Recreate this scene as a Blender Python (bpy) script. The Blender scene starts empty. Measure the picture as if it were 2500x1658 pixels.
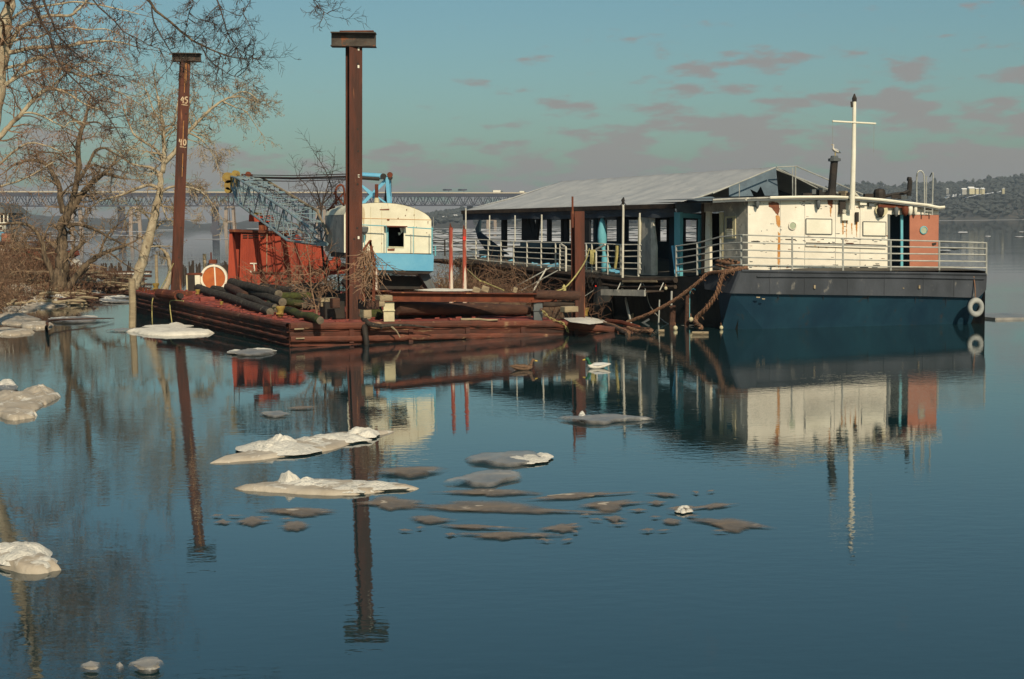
import bpy, math, random
import numpy as np
from mathutils import Vector, Matrix, noise
R=math.radians
rnd=random.Random(7)
sc=bpy.context.scene
col=sc.collection
# ------------------------------------------------------------------ camera
H=3.3; S=H/3.0; F=3472.0; CX,CY=1250.0,829.0
PITCH=math.atan((CY-546)/F); ROLL=-0.0125
CAMROT=Matrix.Rotation(math.pi/2-PITCH,3,'X')@Matrix.Rotation(ROLL,3,'Z')
cam=bpy.data.cameras.new('camera'); cam.sensor_width=36; cam.lens=36*F/2500
cam.clip_start=0.2; cam.clip_end=30000
co=bpy.data.objects.new('camera',cam); col.objects.link(co)
co.matrix_world=Matrix.Translation((0,0,H))@CAMROT.to_4x4()
sc.camera=co
# ------------------------------------------------------------------ sun and sky
SUN_EL=R(33); SUN_AZ=R(16)      # behind the camera, to the right
sunv=Vector((math.sin(SUN_AZ)*math.cos(SUN_EL),-math.cos(SUN_AZ)*math.cos(SUN_EL),math.sin(SUN_EL)))
sl=bpy.data.lights.new('sun','SUN'); sl.energy=4.5; sl.angle=R(0.6); sl.color=(1.0,0.85,0.63)
so=bpy.data.objects.new('sun',sl); col.objects.link(so)
so.rotation_euler=sunv.to_track_quat('Z','Y').to_euler(); so.location=(20,-40,60)
w=bpy.data.worlds.new('World'); sc.world=w; w.use_nodes=True
nt=w.node_tree; N=nt.nodes; L=nt.links; N.clear()
def nd(t,**k):
    n=N.new(t)
    for a,b in k.items(): setattr(n,a,b)
    return n
sky=nd('ShaderNodeTexSky',sky_type='NISHITA',sun_disc=False,sun_elevation=SUN_EL,sun_rotation=math.pi-SUN_AZ,air_density=1.2,dust_density=1.5,ozone_density=1.6)
tint=nd('ShaderNodeMix',data_type='RGBA',blend_type='MULTIPLY'); tint.inputs['Factor'].default_value=1
L.new(sky.outputs[0],tint.inputs['A']); tint.inputs['B'].default_value=(0.445,0.63,0.64,1)
tc=nd('ShaderNodeTexCoord'); sep=nd('ShaderNodeSeparateXYZ'); L.new(tc.outputs['Generated'],sep.inputs[0])
def mth(op,a,b=None,c=None,clamp=False):
    n=nd('ShaderNodeMath',operation=op); n.use_clamp=clamp
    for i,v in enumerate((a,b,c)):
        if v is None: continue
        if isinstance(v,(int,float)): n.inputs[i].default_value=v
        else: L.new(v,n.inputs[i])
    return n.outputs[0]
az=mth('ARCTAN2',sep.outputs[0],sep.outputs[1]); el=mth('ARCSINE',sep.outputs[2])
cv=nd('ShaderNodeCombineXYZ'); L.new(mth('MULTIPLY',az,9.0),cv.inputs[0]); L.new(mth('MULTIPLY',el,30.0),cv.inputs[1])
n1=nd('ShaderNodeTexNoise'); n1.inputs['Scale'].default_value=2.3; n1.inputs['Detail'].default_value=7; n1.inputs['Roughness'].default_value=0.55
L.new(cv.outputs[0],n1.inputs['Vector'])
n2=nd('ShaderNodeTexNoise'); n2.inputs['Scale'].default_value=0.34; n2.inputs['Detail'].default_value=2
L.new(cv.outputs[0],n2.inputs['Vector'])
def ramp(x,a,b):
    n=nd('ShaderNodeMapRange',interpolation_type='SMOOTHSTEP'); L.new(x,n.inputs[0]); n.inputs[1].default_value=a; n.inputs[2].default_value=b
    return n.outputs[0]
# broken grey-pink cloud, thicker in the low sky and towards the east
lowband=mth('SUBTRACT',1.0,ramp(el,0.02,0.085))
east=ramp(az,-0.12,0.16)
mask=mth('ADD',mth('MULTIPLY',lowband,0.19),mth('MULTIPLY',mth('MULTIPLY',east,mth('SUBTRACT',1.0,ramp(el,0.10,0.19))),0.10))
dens=mth('SUBTRACT',mth('ADD',mth('ADD',n1.outputs[0],mth('MULTIPLY',n2.outputs[0],0.25)),mask),mth('MULTIPLY',ramp(el,0.07,0.15),mth('SUBTRACT',0.11,mth('MULTIPLY',east,0.05))))
cl=mth('MULTIPLY',ramp(dens,0.70,0.84),0.80)
cm=nd('ShaderNodeMix',data_type='RGBA'); L.new(cl,cm.inputs['Factor']); L.new(tint.outputs['Result'],cm.inputs['A'])
cm.inputs['B'].default_value=(2.85,2.45,2.35,1)
bg=nd('ShaderNodeBackground'); bg.inputs[1].default_value=0.11; L.new(cm.outputs['Result'],bg.inputs[0])
wo=nd('ShaderNodeOutputWorld'); L.new(bg.outputs[0],wo.inputs[0])
sc.view_settings.view_transform='Standard'; sc.view_settings.look='None'; sc.view_settings.gamma=1; sc.view_settings.exposure=0
sc.view_settings.use_curve_mapping=False
sc.cycles.use_denoising=True
sc.cycles.max_bounces=6; sc.cycles.transparent_max_bounces=8; sc.cycles.volume_bounces=0
# ------------------------------------------------------------------ measuring helpers
def ray(px,py): return CAMROT@Vector(((px-CX)/F,(CY-py)/F,-1.0))
O=Vector((0,0,H))
def W(px,py,z=0.0):
    d=ray(px,py); return O+d*((z-H)/d.z)
def D(px,py,Y):
    d=ray(px,py); return O+d*(Y/d.y)
def V(px,py,p0,dr):
    nx,ny=-dr[1],dr[0]; d=ray(px,py)
    t=((p0[0])*nx+(p0[1])*ny)/(d.x*nx+d.y*ny); return O+d*t
# ------------------------------------------------------------------ materials
MATS={}
def mat(name,c1,c2=None,scale=3.0,rough=0.85,bump=0.15,stretch=(1,1,1),c3=None,thr=0.62,soft=0.06,scale3=None,stretch3=None,metal=0.0,spec=0.3,bscale=None,detail=8,c4=None,thr4=.66,scale4=1.0,stretch4=(1,1,1)):
    m=bpy.data.materials.new(name); m.use_nodes=True; t=m.node_tree; n=t.nodes; l=t.links
    b=n['Principled BSDF']; b.inputs['Roughness'].default_value=rough; b.inputs['Metallic'].default_value=metal
    b.inputs['Specular IOR Level'].default_value=spec
    tcn=n.new('ShaderNodeTexCoord')
    def nz(sca,st,det=detail,ro=0.6):
        mp=n.new('ShaderNodeMapping'); mp.inputs['Scale'].default_value=st; l.new(tcn.outputs['Object'],mp.inputs[0])
        x=n.new('ShaderNodeTexNoise'); x.inputs['Scale'].default_value=sca; x.inputs['Detail'].default_value=det; x.inputs['Roughness'].default_value=ro
        l.new(mp.outputs[0],x.inputs['Vector']); return x.outputs[0]
    def mr(x,a,bb):
        r=n.new('ShaderNodeMapRange'); r.interpolation_type='SMOOTHSTEP'; l.new(x,r.inputs[0]); r.inputs[1].default_value=a; r.inputs[2].default_value=bb; return r.outputs[0]
    def mix(f,a,bb):
        x=n.new('ShaderNodeMix'); x.data_type='RGBA'; l.new(f,x.inputs['Factor'])
        for k,v in (('A',a),('B',bb)):
            if isinstance(v,tuple): x.inputs[k].default_value=(*v,1)
            else: l.new(v,x.inputs[k])
        return x.outputs['Result']
    c=tuple(c1)
    if c2: c=mix(mr(nz(scale,stretch),0.32,0.68),tuple(c1),tuple(c2))
    if c3: c=mix(mr(nz(scale3 or scale*1.7,stretch3 or stretch),thr,thr+soft),c,tuple(c3))
    if c4: c=mix(mr(nz(scale4,stretch4),thr4,thr4+soft),c,tuple(c4))
    if isinstance(c,tuple): b.inputs['Base Color'].default_value=(*c,1)
    else: l.new(c,b.inputs['Base Color'])
    if bump:
        bp=n.new('ShaderNodeBump'); bp.inputs['Strength'].default_value=bump; bp.inputs['Distance'].default_value=0.05
        l.new(nz(bscale or scale*4,stretch,6),bp.inputs['Height']); l.new(bp.outputs[0],b.inputs['Normal'])
    MATS[name]=m; return m
rust=mat('rust_steel',(.16,.042,.018),(.075,.022,.013),2.2,.8,.4,(1,1,.5),(.30,.12,.05),.60,.1)
pilerust=mat('pile_rust',(.105,.032,.018),(.038,.019,.014),1.1,.75,.35,(2.5,2.5,.35),(.30,.12,.055),.60,.12,2.2,(3,3,.22))
pilegrey=mat('cap_steel',(.09,.075,.06),(.04,.03,.024),2.5,.8,.3,(1,1,1),(.2,.07,.03),.6,.1)
deckrust=mat('deck_rust',(.30,.075,.055),(.19,.045,.035),1.6,.85,.4,(1,1,1),(.09,.035,.025),.58,.08,c4=(.33,.2,.13),thr4=.64,scale4=2.5)
hullrust=mat('hull_rust',(.10,.032,.02),(.035,.022,.018),1.2,.8,.6,(.7,.7,2),(.20,.12,.065),.58,.12,3,c4=(.05,.05,.03),thr4=.58,scale4=.8)
strake=mat('strake_rust',(.15,.045,.026),(.06,.028,.02),.9,.75,.6,(1,1,2),(.26,.15,.085),.58,.12,2.5,c4=(.04,.03,.022),thr4=.60,scale4=1.6)
redpaint=mat('red_paint',(.36,.060,.028),(.24,.040,.022),1.6,.8,.3,(1,1,.3),(.15,.03,.015),.62,.07,4,(4,4,.4))
orange=mat('orange_disc',(.46,.14,.035),(.36,.09,.03),3,.8,.2)
whitep=mat('white_paint',(.78,.74,.62),(.66,.62,.50),1.2,.6,.15,(1,1,1),(.32,.13,.05),.68,.05,5)
cabwhite=mat('cab_white',(.74,.70,.54),(.60,.56,.42),1.4,.6,.15,(1,1,1),(.38,.13,.04),.69,.05,7,c4=(.46,.36,.22),thr4=.63,scale4=1.2,stretch4=(4,4,.35))
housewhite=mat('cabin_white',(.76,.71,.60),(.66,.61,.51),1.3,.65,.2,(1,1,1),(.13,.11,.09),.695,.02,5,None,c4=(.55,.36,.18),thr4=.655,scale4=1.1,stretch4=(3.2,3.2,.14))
housegrey=mat('weathered_shaded_grey',(.42,.40,.35),(.24,.24,.22),2.2,.8,.35,(1,1,.6),(.10,.10,.10),.60,.1,4,c4=(.6,.56,.46),thr4=.6,scale4=3)
bluep=mat('blue_paint',(.10,.33,.50),(.14,.38,.53),1.6,.65,.15,(1,1,1),(.06,.20,.32),.62,.1,c4=(.13,.16,.17),thr4=.66,scale4=1.6,stretch4=(3,3,.5))
tealp=mat('teal_paint',(.10,.33,.40),(.14,.40,.45),2,.7,.15,(1,1,.5),(.08,.13,.14),.62,.08)
boomm=mat('boom_blue_grey',(.16,.26,.31),(.24,.27,.26),3,.7,.2,(1,1,1),(.16,.08,.05),.60,.08)
yellowp=mat('yellow_paint',(.30,.21,.05),(.22,.14,.04),5,.7,.3,(1,1,1),(.14,.05,.02),.58,.08)
black=mat('black_steel',(.018,.017,.016),(.035,.026,.02),3,.7,.2)
darkwood=mat('dark_timber',(.030,.022,.018),(.065,.045,.032),2,.9,.5,(1,1,1),(.11,.09,.07),.64,.1)
logm=mat('log_bark',(.065,.052,.04),(.018,.016,.015),4,.95,1.0,(1,1,1),(.20,.18,.14),.58,.12,4,c4=(.05,.06,.02),thr4=.62,scale4=2)
logmoss=mat('mossy_bark',(.065,.075,.018),(.028,.028,.015),3,.95,.7,(1,1,1),(.10,.11,.03),.58,.12,5)
logend=mat('log_end',(.16,.13,.09),(.09,.075,.055),8,.9,.3)
timber=mat('pale_timber',(.34,.27,.17),(.22,.17,.11),2.5,.9,.4,(1,1,3),(.12,.09,.06),.62,.1)
brownlog=mat('brown_timber',(.085,.04,.025),(.045,.024,.018),2,.85,.5,(1,1,3),(.17,.10,.06),.62,.1)
creampost=mat('cream_post',(.55,.50,.32),(.45,.40,.26),4,.8,.2,(1,1,1),(.28,.15,.07),.64,.07)
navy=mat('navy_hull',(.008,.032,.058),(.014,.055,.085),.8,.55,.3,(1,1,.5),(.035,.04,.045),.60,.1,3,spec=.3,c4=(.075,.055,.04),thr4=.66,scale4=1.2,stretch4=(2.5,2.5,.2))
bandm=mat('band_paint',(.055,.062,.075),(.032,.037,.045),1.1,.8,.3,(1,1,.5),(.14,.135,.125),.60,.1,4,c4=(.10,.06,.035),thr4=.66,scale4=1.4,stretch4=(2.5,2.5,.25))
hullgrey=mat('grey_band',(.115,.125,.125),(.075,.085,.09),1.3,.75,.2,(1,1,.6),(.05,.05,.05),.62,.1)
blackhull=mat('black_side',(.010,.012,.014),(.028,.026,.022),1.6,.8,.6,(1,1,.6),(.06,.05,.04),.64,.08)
decking=mat('boat_deck',(.07,.065,.055),(.12,.11,.09),2,.9,.3)
railm=mat('rail_galv',(.42,.42,.38),(.30,.30,.27),4,.55,.1,metal=.2)
railw=mat('rail_white',(.62,.60,.52),(.45,.43,.36),4,.6,.1)
tentm=mat('tent_cloth',(.42,.42,.41),(.33,.34,.345),1.4,.85,.25,(1,1,1),(.20,.21,.21),.62,.1,4)
tarp=mat('tarp_blue_grey',(.13,.18,.22),(.09,.12,.15),1.5,.7,.5)
darkcloth=mat('valance',(.035,.045,.06),(.06,.07,.085),1.5,.8,.4)
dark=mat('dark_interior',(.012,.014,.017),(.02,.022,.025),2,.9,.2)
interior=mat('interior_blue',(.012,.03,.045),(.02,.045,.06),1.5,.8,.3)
brownred=mat('brown_door',(.40,.155,.095),(.34,.13,.08),2,.7,.1)
greenglass=mat('frosted_glass',(.38,.42,.30),(.30,.34,.24),6,.3,.05)
ropem=mat('rope_brown',(.26,.13,.075),(.14,.08,.05),9,.95,.8,(1,1,1),(.30,.25,.16),.58,.1)
ropey=mat('rope_yellow',(.46,.40,.15),(.30,.26,.11),8,.8,.2)
wire=mat('wire_dark',(.06,.035,.025),None,1,.7,0)
barkpale=mat('sycamore_bark',(.46,.39,.27),(.26,.20,.13),2.6,.9,.5,(1,1,.6),(.12,.085,.055),.56,.08,3)
barkdark=mat('dark_bark',(.19,.135,.085),(.05,.037,.027),5,.95,1.0,(2,2,.35),(.30,.24,.15),.60,.1,6)
twigdark=mat('dark_twig',(.075,.05,.038),(.045,.032,.026),2,.9,.2)
twigtan=mat('tan_twig',(.24,.165,.10),(.13,.09,.06),2,.9,.2)
twigred=mat('red_brown_twig',(.27,.165,.10),(.16,.10,.065),2,.9,.2)
leafdry=mat('dry_leaf',(.22,.10,.055),(.15,.075,.045),2,.9,.0)
twigpale=mat('pale_twig',(.36,.29,.19),(.22,.16,.10),2,.9,.2)
brushm=mat('brush_brown',(.17,.09,.055),(.10,.055,.035),1.5,.95,.0)
strawm=mat('straw',(.34,.25,.14),(.22,.15,.085),1.5,.95,.0)
soil=mat('bank_soil',(.12,.075,.045),(.07,.045,.03),.8,.95,.8,(1,1,1),(.20,.14,.08),.58,.1)
rockm=mat('rock',(.20,.15,.10),(.11,.085,.06),1.5,.9,.6)
icewhite=mat('snow_white',(.78,.73,.63),(.62,.58,.50),3.5,.85,.8,(1,1,1),(.42,.38,.31),.62,.14,5,None,bscale=30)
icegrey=mat('wet_ice',(.33,.30,.26),(.19,.19,.185),1.6,.35,.35,(1,1,1),(.45,.43,.38),.62,.14,3,spec=.5)
slush=mat('dirty_slush',(.24,.18,.125),(.15,.125,.10),3,.6,.3,(1,1,1),(.32,.26,.19),.6,.14,5,spec=.5)
iceband=mat('ice_band',(.62,.60,.58),(.50,.49,.49),.02,.8,0)
icedirty=mat('dirty_snow',(.46,.40,.32),(.34,.28,.21),2,.85,.5,(1,1,1),(.62,.58,.50),.56,.1,4)
hillm=mat('hill_woods',(.10,.095,.085),(.065,.068,.068),.02,1,.0,(1,1,1),(.13,.105,.085),.55,.1,.06,spec=0)
hillsnow=mat('hill_snow',(.75,.74,.72),None,1,.9,0)
hilltree=mat('hill_trees',(.075,.08,.075),(.05,.055,.055),.05,1,0,spec=0)
bridgem=mat('bridge_steel',(.045,.05,.075),(.065,.06,.075),.05,.7,0)
pierm=mat('pier_stone',(.30,.23,.18),(.24,.19,.15),.1,.9,0)
deckline=mat('bridge_concrete',(.42,.36,.27),None,1,.9,0)
redm=mat('bright_red',(.65,.03,.02),None,1,.6,0)
glassdk=mat('dark_glass',(.015,.018,.02),None,1,.08,0,spec=.6)
duckbrown=mat('duck_brown',(.17,.10,.06),(.09,.055,.035),30,.9,.1)
duckwhite=mat('duck_pale',(.62,.58,.50),(.5,.46,.4),20,.9,.1)
duckgreen=mat('duck_green',(.015,.09,.05),None,1,.4,0)
billy=mat('bill_yellow',(.5,.35,.06),None,1,.6,0)
gullgrey=mat('gull_grey',(.45,.45,.44),None,1,.8,0)
def thin_edge(m,a0,a1,sc_):
    t=m.node_tree; n=t.nodes; l=t.links; b=n['Principled BSDF']
    at=n.new('ShaderNodeAttribute'); at.attribute_name='cover'
    tcn=n.new('ShaderNodeTexCoord'); x=n.new('ShaderNodeTexNoise'); x.inputs['Scale'].default_value=sc_; x.inputs['Detail'].default_value=5
    mp=n.new('ShaderNodeMapping'); mp.inputs['Scale'].default_value=(1,.45,1); l.new(tcn.outputs['Object'],mp.inputs[0]); l.new(mp.outputs[0],x.inputs['Vector'])
    ad=n.new('ShaderNodeMath'); ad.operation='MULTIPLY_ADD'; l.new(x.outputs[0],ad.inputs[0]); ad.inputs[1].default_value=.9; l.new(at.outputs['Fac'],ad.inputs[2])
    r=n.new('ShaderNodeMapRange'); r.interpolation_type='SMOOTHSTEP'; l.new(ad.outputs[0],r.inputs[0]); r.inputs[1].default_value=a0; r.inputs[2].default_value=a1; r.inputs[4].default_value=.86
    l.new(r.outputs[0],b.inputs['Alpha'])
thin_edge(slush,.45,1.15,2.6); thin_edge(icegrey,.40,.85,2.2)
MATS['tyre_pale']=mat('tyre_pale',(.36,.36,.33),(.24,.25,.24),3,.8,.2)
# ------------------------------------------------------------------ mesh helpers
class MB:
    def __init__(s): s.v=[]; s.f=[]
    def add(s,vs,fs):
        k=len(s.v); s.v+= [tuple(x) for x in vs]; s.f+=[tuple(i+k for i in f) for f in fs]; return s
    def box(s,c,sz,rz=0.0,rot=None):
        M=rot if rot is not None else Matrix.Rotation(rz,3,'Z'); c=Vector(c); hx,hy,hz=[a/2 for a in sz]
        vs=[c+M@Vector((x*hx,y*hy,z*hz)) for z in(-1,1) for y in(-1,1) for x in(-1,1)]
        return s.add(vs,[(0,2,3,1),(4,5,7,6),(0,1,5,4),(2,6,7,3),(0,4,6,2),(1,3,7,5)])
    def bar(s,p,q,w,h=None,up=(0,0,1)):
        p=Vector(p);q=Vector(q);h=h or w; d=(q-p); ln=d.length
        if ln<1e-6: return s
        d/=ln; u=Vector(up)
        if abs(d.dot(u))>.98: u=Vector((0,1,0))
        x=d.cross(u).normalized(); y=x.cross(d)
        vs=[b+x*(i*w/2)+y*(j*h/2) for b in(p,q) for i,j in((-1,-1),(1,-1),(1,1),(-1,1))]
        return s.add(vs,[(0,1,2,3),(7,6,5,4),(0,4,5,1),(1,5,6,2),(2,6,7,3),(3,7,4,0)])
    def tube(s,pts,rad,n=6,cap=True):
        pts=[Vector(p) for p in pts]
        if not hasattr(rad,'__len__'): rad=[rad]*len(pts)
        k0=len(s.v); pu=None
        for i,p in enumerate(pts):
            d=(pts[min(i+1,len(pts)-1)]-pts[max(i-1,0)])
            d=d.normalized() if d.length>1e-9 else Vector((0,0,1))
            if pu is None: pu=Vector((0,0,1)) if abs(d.z)<.9 else Vector((1,0,0))
            x=d.cross(pu)
            x=x.normalized() if x.length>1e-6 else d.orthogonal().normalized()
            y=x.cross(d); pu=y
            for a in range(n):
                t=2*math.pi*a/n; s.v.append(tuple(p+(x*math.cos(t)+y*math.sin(t))*rad[i]))
        for i in range(len(pts)-1):
            for a in range(n):
                b=(a+1)%n; A=k0+i*n
                s.f.append((A+a,A+b,A+n+b,A+n+a))
        if cap:
            s.f.append(tuple(k0+a for a in range(n))[::-1]); e=k0+(len(pts)-1)*n
            s.f.append(tuple(e+a for a in range(n)))
        return s
    def prism(s,pts,ext):
        """polygon (list of 3D points) extruded by the vector ext"""
        n=len(pts); e=Vector(ext); a=[Vector(p) for p in pts]; b=[p+e for p in a]
        return s.add(a+b,[tuple(range(n)),tuple(range(2*n-1,n-1,-1))]+[(i,i+n,(i+1)%n+n,(i+1)%n) for i in range(n)])
    def lathe(s,c,prof,n=16,axis='Z',rot=None,cap=True):
        k0=len(s.v); c=Vector(c)
        M=rot if rot is not None else Matrix.Identity(3)
        for r,z in prof:
            for a in range(n):
                t=2*math.pi*a/n; s.v.append(tuple(c+M@Vector((r*math.cos(t),r*math.sin(t),z))))
        for i in range(len(prof)-1):
            for a in range(n):
                b=(a+1)%n; A=k0+i*n; s.f.append((A+a,A+b,A+n+b,A+n+a))
        if cap: s.f.append(tuple(k0+a for a in range(n))[::-1]); e=k0+(len(prof)-1)*n; s.f.append(tuple(e+a for a in range(n)))
        return s
    def build(s,name,m,parent=None,loc=None,smooth=False,**kw):
        me=bpy.data.meshes.new(name); off=Vector((0,0,0))
        if parent is not None: off=Vector(parent.get('_o',(0,0,0)))
        elif loc is not None: off=Vector(loc)
        me.from_pydata([(v[0]-off.x,v[1]-off.y,v[2]-off.z) for v in s.v],[],s.f)
        me.validate(); me.materials.append(m)
        if smooth: me.polygons.foreach_set('use_smooth',[True]*len(me.polygons))
        o=bpy.data.objects.new(name,me); col.objects.link(o)
        if parent is not None: o.parent=parent
        else: o.location=off
        o['_o']=tuple(off)
        for a,b in kw.items(): o[a]=b
        return o
def thing(name,loc,label,cat,group=None):
    o=bpy.data.objects.new(name,None); col.objects.link(o); o.location=loc; o['_o']=tuple(loc)
    o['label']=label; o['category']=cat
    if group: o['group']=group
    o.empty_display_size=.2
    return o
def tag(o,label,cat,group=None):
    o['label']=label; o['category']=cat
    if group: o['group']=group
    return o
def curve_pts(pts,n=6):
    """Catmull-Rom through the points"""
    P=[Vector(p) for p in pts]; P=[2*P[0]-P[1]]+P+[2*P[-1]-P[-2]]; out=[]
    for i in range(1,len(P)-2):
        for k in range(n):
            t=k/n; a,b,c,d=P[i-1],P[i],P[i+1],P[i+2]
            out.append(.5*((2*b)+(c-a)*t+(2*a-5*b+4*c-d)*t*t+(3*b-3*c+d-a)*t**3))
    out.append(P[-2]); return out
# ------------------------------------------------------------------ water
def water_mat():
    m=bpy.data.materials.new('river_water'); m.use_nodes=True; t=m.node_tree; n=t.nodes; l=t.links
    b=n['Principled BSDF']; b.inputs['Base Color'].default_value=(.010,.032,.036,1); b.inputs['Roughness'].default_value=.015
    b.inputs['IOR'].default_value=1.68; b.inputs['Specular IOR Level'].default_value=.6
    tcn=n.new('ShaderNodeTexCoord')
    def nz(sca,st,det):
        mp=n.new('ShaderNodeMapping'); mp.inputs['Scale'].default_value=st; l.new(tcn.outputs['Object'],mp.inputs[0])
        x=n.new('ShaderNodeTexNoise'); x.inputs['Scale'].default_value=sca; x.inputs['Detail'].default_value=det; x.inputs['Roughness'].default_value=.5
        l.new(mp.outputs[0],x.inputs['Vector']); return x.outputs[0]
    a=n.new('ShaderNodeMath'); a.operation='MULTIPLY_ADD'
    l.new(nz(.9,(.8,1.3,1),3),a.inputs[0]); a.inputs[1].default_value=1.2; l.new(nz(6,(.6,1.2,1),3),a.inputs[2])
    bp=n.new('ShaderNodeBump'); bp.inputs['Distance'].default_value=.022
    # calm near the bank, a little more ripple in patches
    pr=n.new('ShaderNodeMapRange'); l.new(nz(.12,(.5,1.6,1),2),pr.inputs[0]); pr.inputs[1].default_value=.38; pr.inputs[2].default_value=.68; pr.inputs[3].default_value=.025; pr.inputs[4].default_value=.13
    l.new(pr.outputs[0],bp.inputs['Strength']); l.new(a.outputs[0],bp.inputs['Height']); l.new(bp.outputs[0],b.inputs['Normal'])
    return m
MB().add([(-4000,-60,0),(4500,-60,0),(4500,4900,0),(-4000,4900,0)],[(0,1,2,3)]).build('river_water',water_mat(),kind='structure')
MB().add([(-4200,-100,-.6),(4700,-100,-.6),(4700,4950,-.6),(-4200,4950,-.6)],[(0,1,2,3)]).build('river_bed',soil,kind='structure')
#@@PART2
# ------------------------------------------------------------------ far shore
def interp(prof,x):
    if x<=prof[0][0]: return prof[0][1]
    for (a,b),(c,d) in zip(prof,prof[1:]):
        if x<=c: return b+(d-b)*(x-a)/(c-a)
    return prof[-1][1]
def hill(name,prof,d0,d1,step,rough,label=None):
    xs=np.arange(prof[0][0],prof[-1][0]+1,step); mb=MB(); rows=[0,.1,.25,.45,.65,.82,.93,1.0,1.25,1.6]; vs=[]
    for r in rows:
        for x in xs:
            Y=(d0+(d1-d0)*r)*S
            top=D(x,interp(prof,x),d1*S); 
            z=top.z*(min(r,1)**.75 if r<=1 else max(0,1-(r-1)*1.3)); X=top.x*Y/(d1*S)
            z+=noise.noise(Vector((x*.03,r*5,.3)))*rough*min(1,r*3)*(1 if r>0 else 0)+ (noise.noise(Vector((x*.21,r*9,3)))*rough*.45 if r>0 else 0)
            vs.append((X,Y,z if r>0 else -.5))
    n=len(xs); fs=[(i*n+j,i*n+j+1,(i+1)*n+j+1,(i+1)*n+j) for i in range(len(rows)-1) for j in range(n-1)]
    mb.add(vs,fs); return mb.build(name,hillm,smooth=True,kind='structure')
lprof=[(-400,505),(0,518),(60,520),(120,527),(200,532),(350,536),(444,536),(500,546),(560,545),(602,537),(660,541),(750,548),(850,546),(1000,536),(1200,530),(1500,534)]
hill('hills',lprof,2600,3500,14,5)
rprof=[(940,545),(1000,534),(1050,526),(1092,518),(1131,514),(1250,512),(1500,500),(1800,482),(1950,470),(2042,464),(2106,455),(2135,458),(2190,464),(2233,455),(2285,452),(2359,455),(2423,443),(2500,433),(2650,415),(2900,400),(3300,395)]
hill('hills',rprof,1800,2500,9,5)
def tree_clumps():
    mb=MB(); r=random.Random(3)
    for k in range(9000):
        px=r.uniform(1000,2750); t=r.random()**.7
        if px<1850 and r.random()<.45: continue
        Y=(1800+700*t)*S; top=D(px,interp(rprof,px),2500*S); z=top.z*(t**.75); X=top.x*Y/(2500*S)
        h=r.uniform(5,9)*(1.5 if r.random()<.12 else 1); wd=r.uniform(3.5,7)
        if px>1850 and t>.97: h*=1.25
        c=Vector((X,Y,z-1)); m=5
        ring=[c+Vector((math.cos(2*math.pi*a/m)*wd*r.uniform(.7,1.2),math.sin(2*math.pi*a/m)*wd,h*r.uniform(.45,.85))) for a in range(m)]
        tp=c+Vector((r.uniform(-1.5,1.5),0,h)); mb.add([c]+ring+[tp],[(0,1+(a+1)%m,1+a) for a in range(m)]+[(m+1,1+a,1+(a+1)%m) for a in range(m)])
    mb.build('far_woods',hilltree,kind='stuff')
tree_clumps()
def hill_at(px,t):
    Y=(1800+700*t)*S; top=D(px,interp(rprof,px),2500*S); return Vector((top.x*Y/(2500*S),Y,top.z*t**.75))
# snow fields in streaks on the eastern hillside
mb=MB(); r=random.Random(5)
for (x0,y0,x1,y1,th) in [(2300,487,2372,470,5),(2325,492,2395,475,3),(2372,480,2445,468,2.5),(2262,497,2310,489,2),(2310,478,2335,475,2),(2150,512,2230,505,1.6),(2300,512,2330,509,1.6)]:
    n=12
    for k in range(n):
        if r.random()<.2: continue
        a=k/n; b=(k+.9)/n; ya=y0+(y1-y0)*a; yb=y0+(y1-y0)*b; xa=x0+(x1-x0)*a; xb=x0+(x1-x0)*b; h=th*r.uniform(.4,1)
        ps=[D(xa,ya,2010*S),D(xb,yb,2010*S),D(xb,yb-h,2035*S),D(xa,ya-h,2035*S)]; mb.add(ps,[(0,1,2,3)])
mb.build('snow_fields',hillsnow,kind='stuff')
MB().add([W(x,y) +Vector((0,0,.1)) for x,y in ((2180,541.0),(2700,534.2),(2700,533.4),(2180,540.0))],[(0,1,2,3)]).build('shore_ice',iceband,kind='stuff')
def house(px,py,wd,hh,Y,label,rz=0.2,snow=True):
    wd*=.62; hh*=.8; c=D(px,py+1,Y*S); t=thing('house',c,label,'house','small houses on the far hillside')
    MB().box(c+Vector((0,0,hh/2-2)),(wd,wd*.7,hh+4),rz).build('wall',housegrey if int(px)%2 else creampost,t)
    M=Matrix.Rotation(rz,3,'Z'); e=wd/2+.6; f=wd*.35+.6
    a=[c+M@Vector(v) for v in((-e,-f,hh),(-e,f,hh),(-e,0,hh+wd*.3))]
    MB().prism(a,M@Vector((2*e,0,0))).build('roof',hillsnow if snow else hullgrey,t)
for i,(px,py,wd,hh,lab) in enumerate([(2353,468,11,5,'leftmost of the small houses above the snowy slope on the right hillside'),(2370,467,15,6,'widest pale house above the snow streaks on the right hillside'),(2384,467,9,5,'small pale house third from the left above the right hillside snow'),(2398,467,11,5,'pale house fourth from the left above the right hillside snow'),(2313,466,6,4,'tiny house alone in the dark trees left of the hillside row'),(2450,466,7,5,'tiny pale house at the right end of the snow streaks')]):
    house(px,py,wd,hh,2005,lab,.1+.2*i)
for i,(px,py) in enumerate([(1086,535),(1111,531),(1237,534),(1268,533),(1221,543),(1265,543)]):
    house(px,py,9,4,1990,['pale house left of the canopy low on the brown hill','second pale house just left of the canopy on the brown hill','pale house seen under the canopy between the first dark posts','house seen under the canopy left of the wide dark panel','lower house seen under the canopy between the first two posts','lower house seen under the canopy beside the wide dark panel'][i],.3*i)
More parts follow.
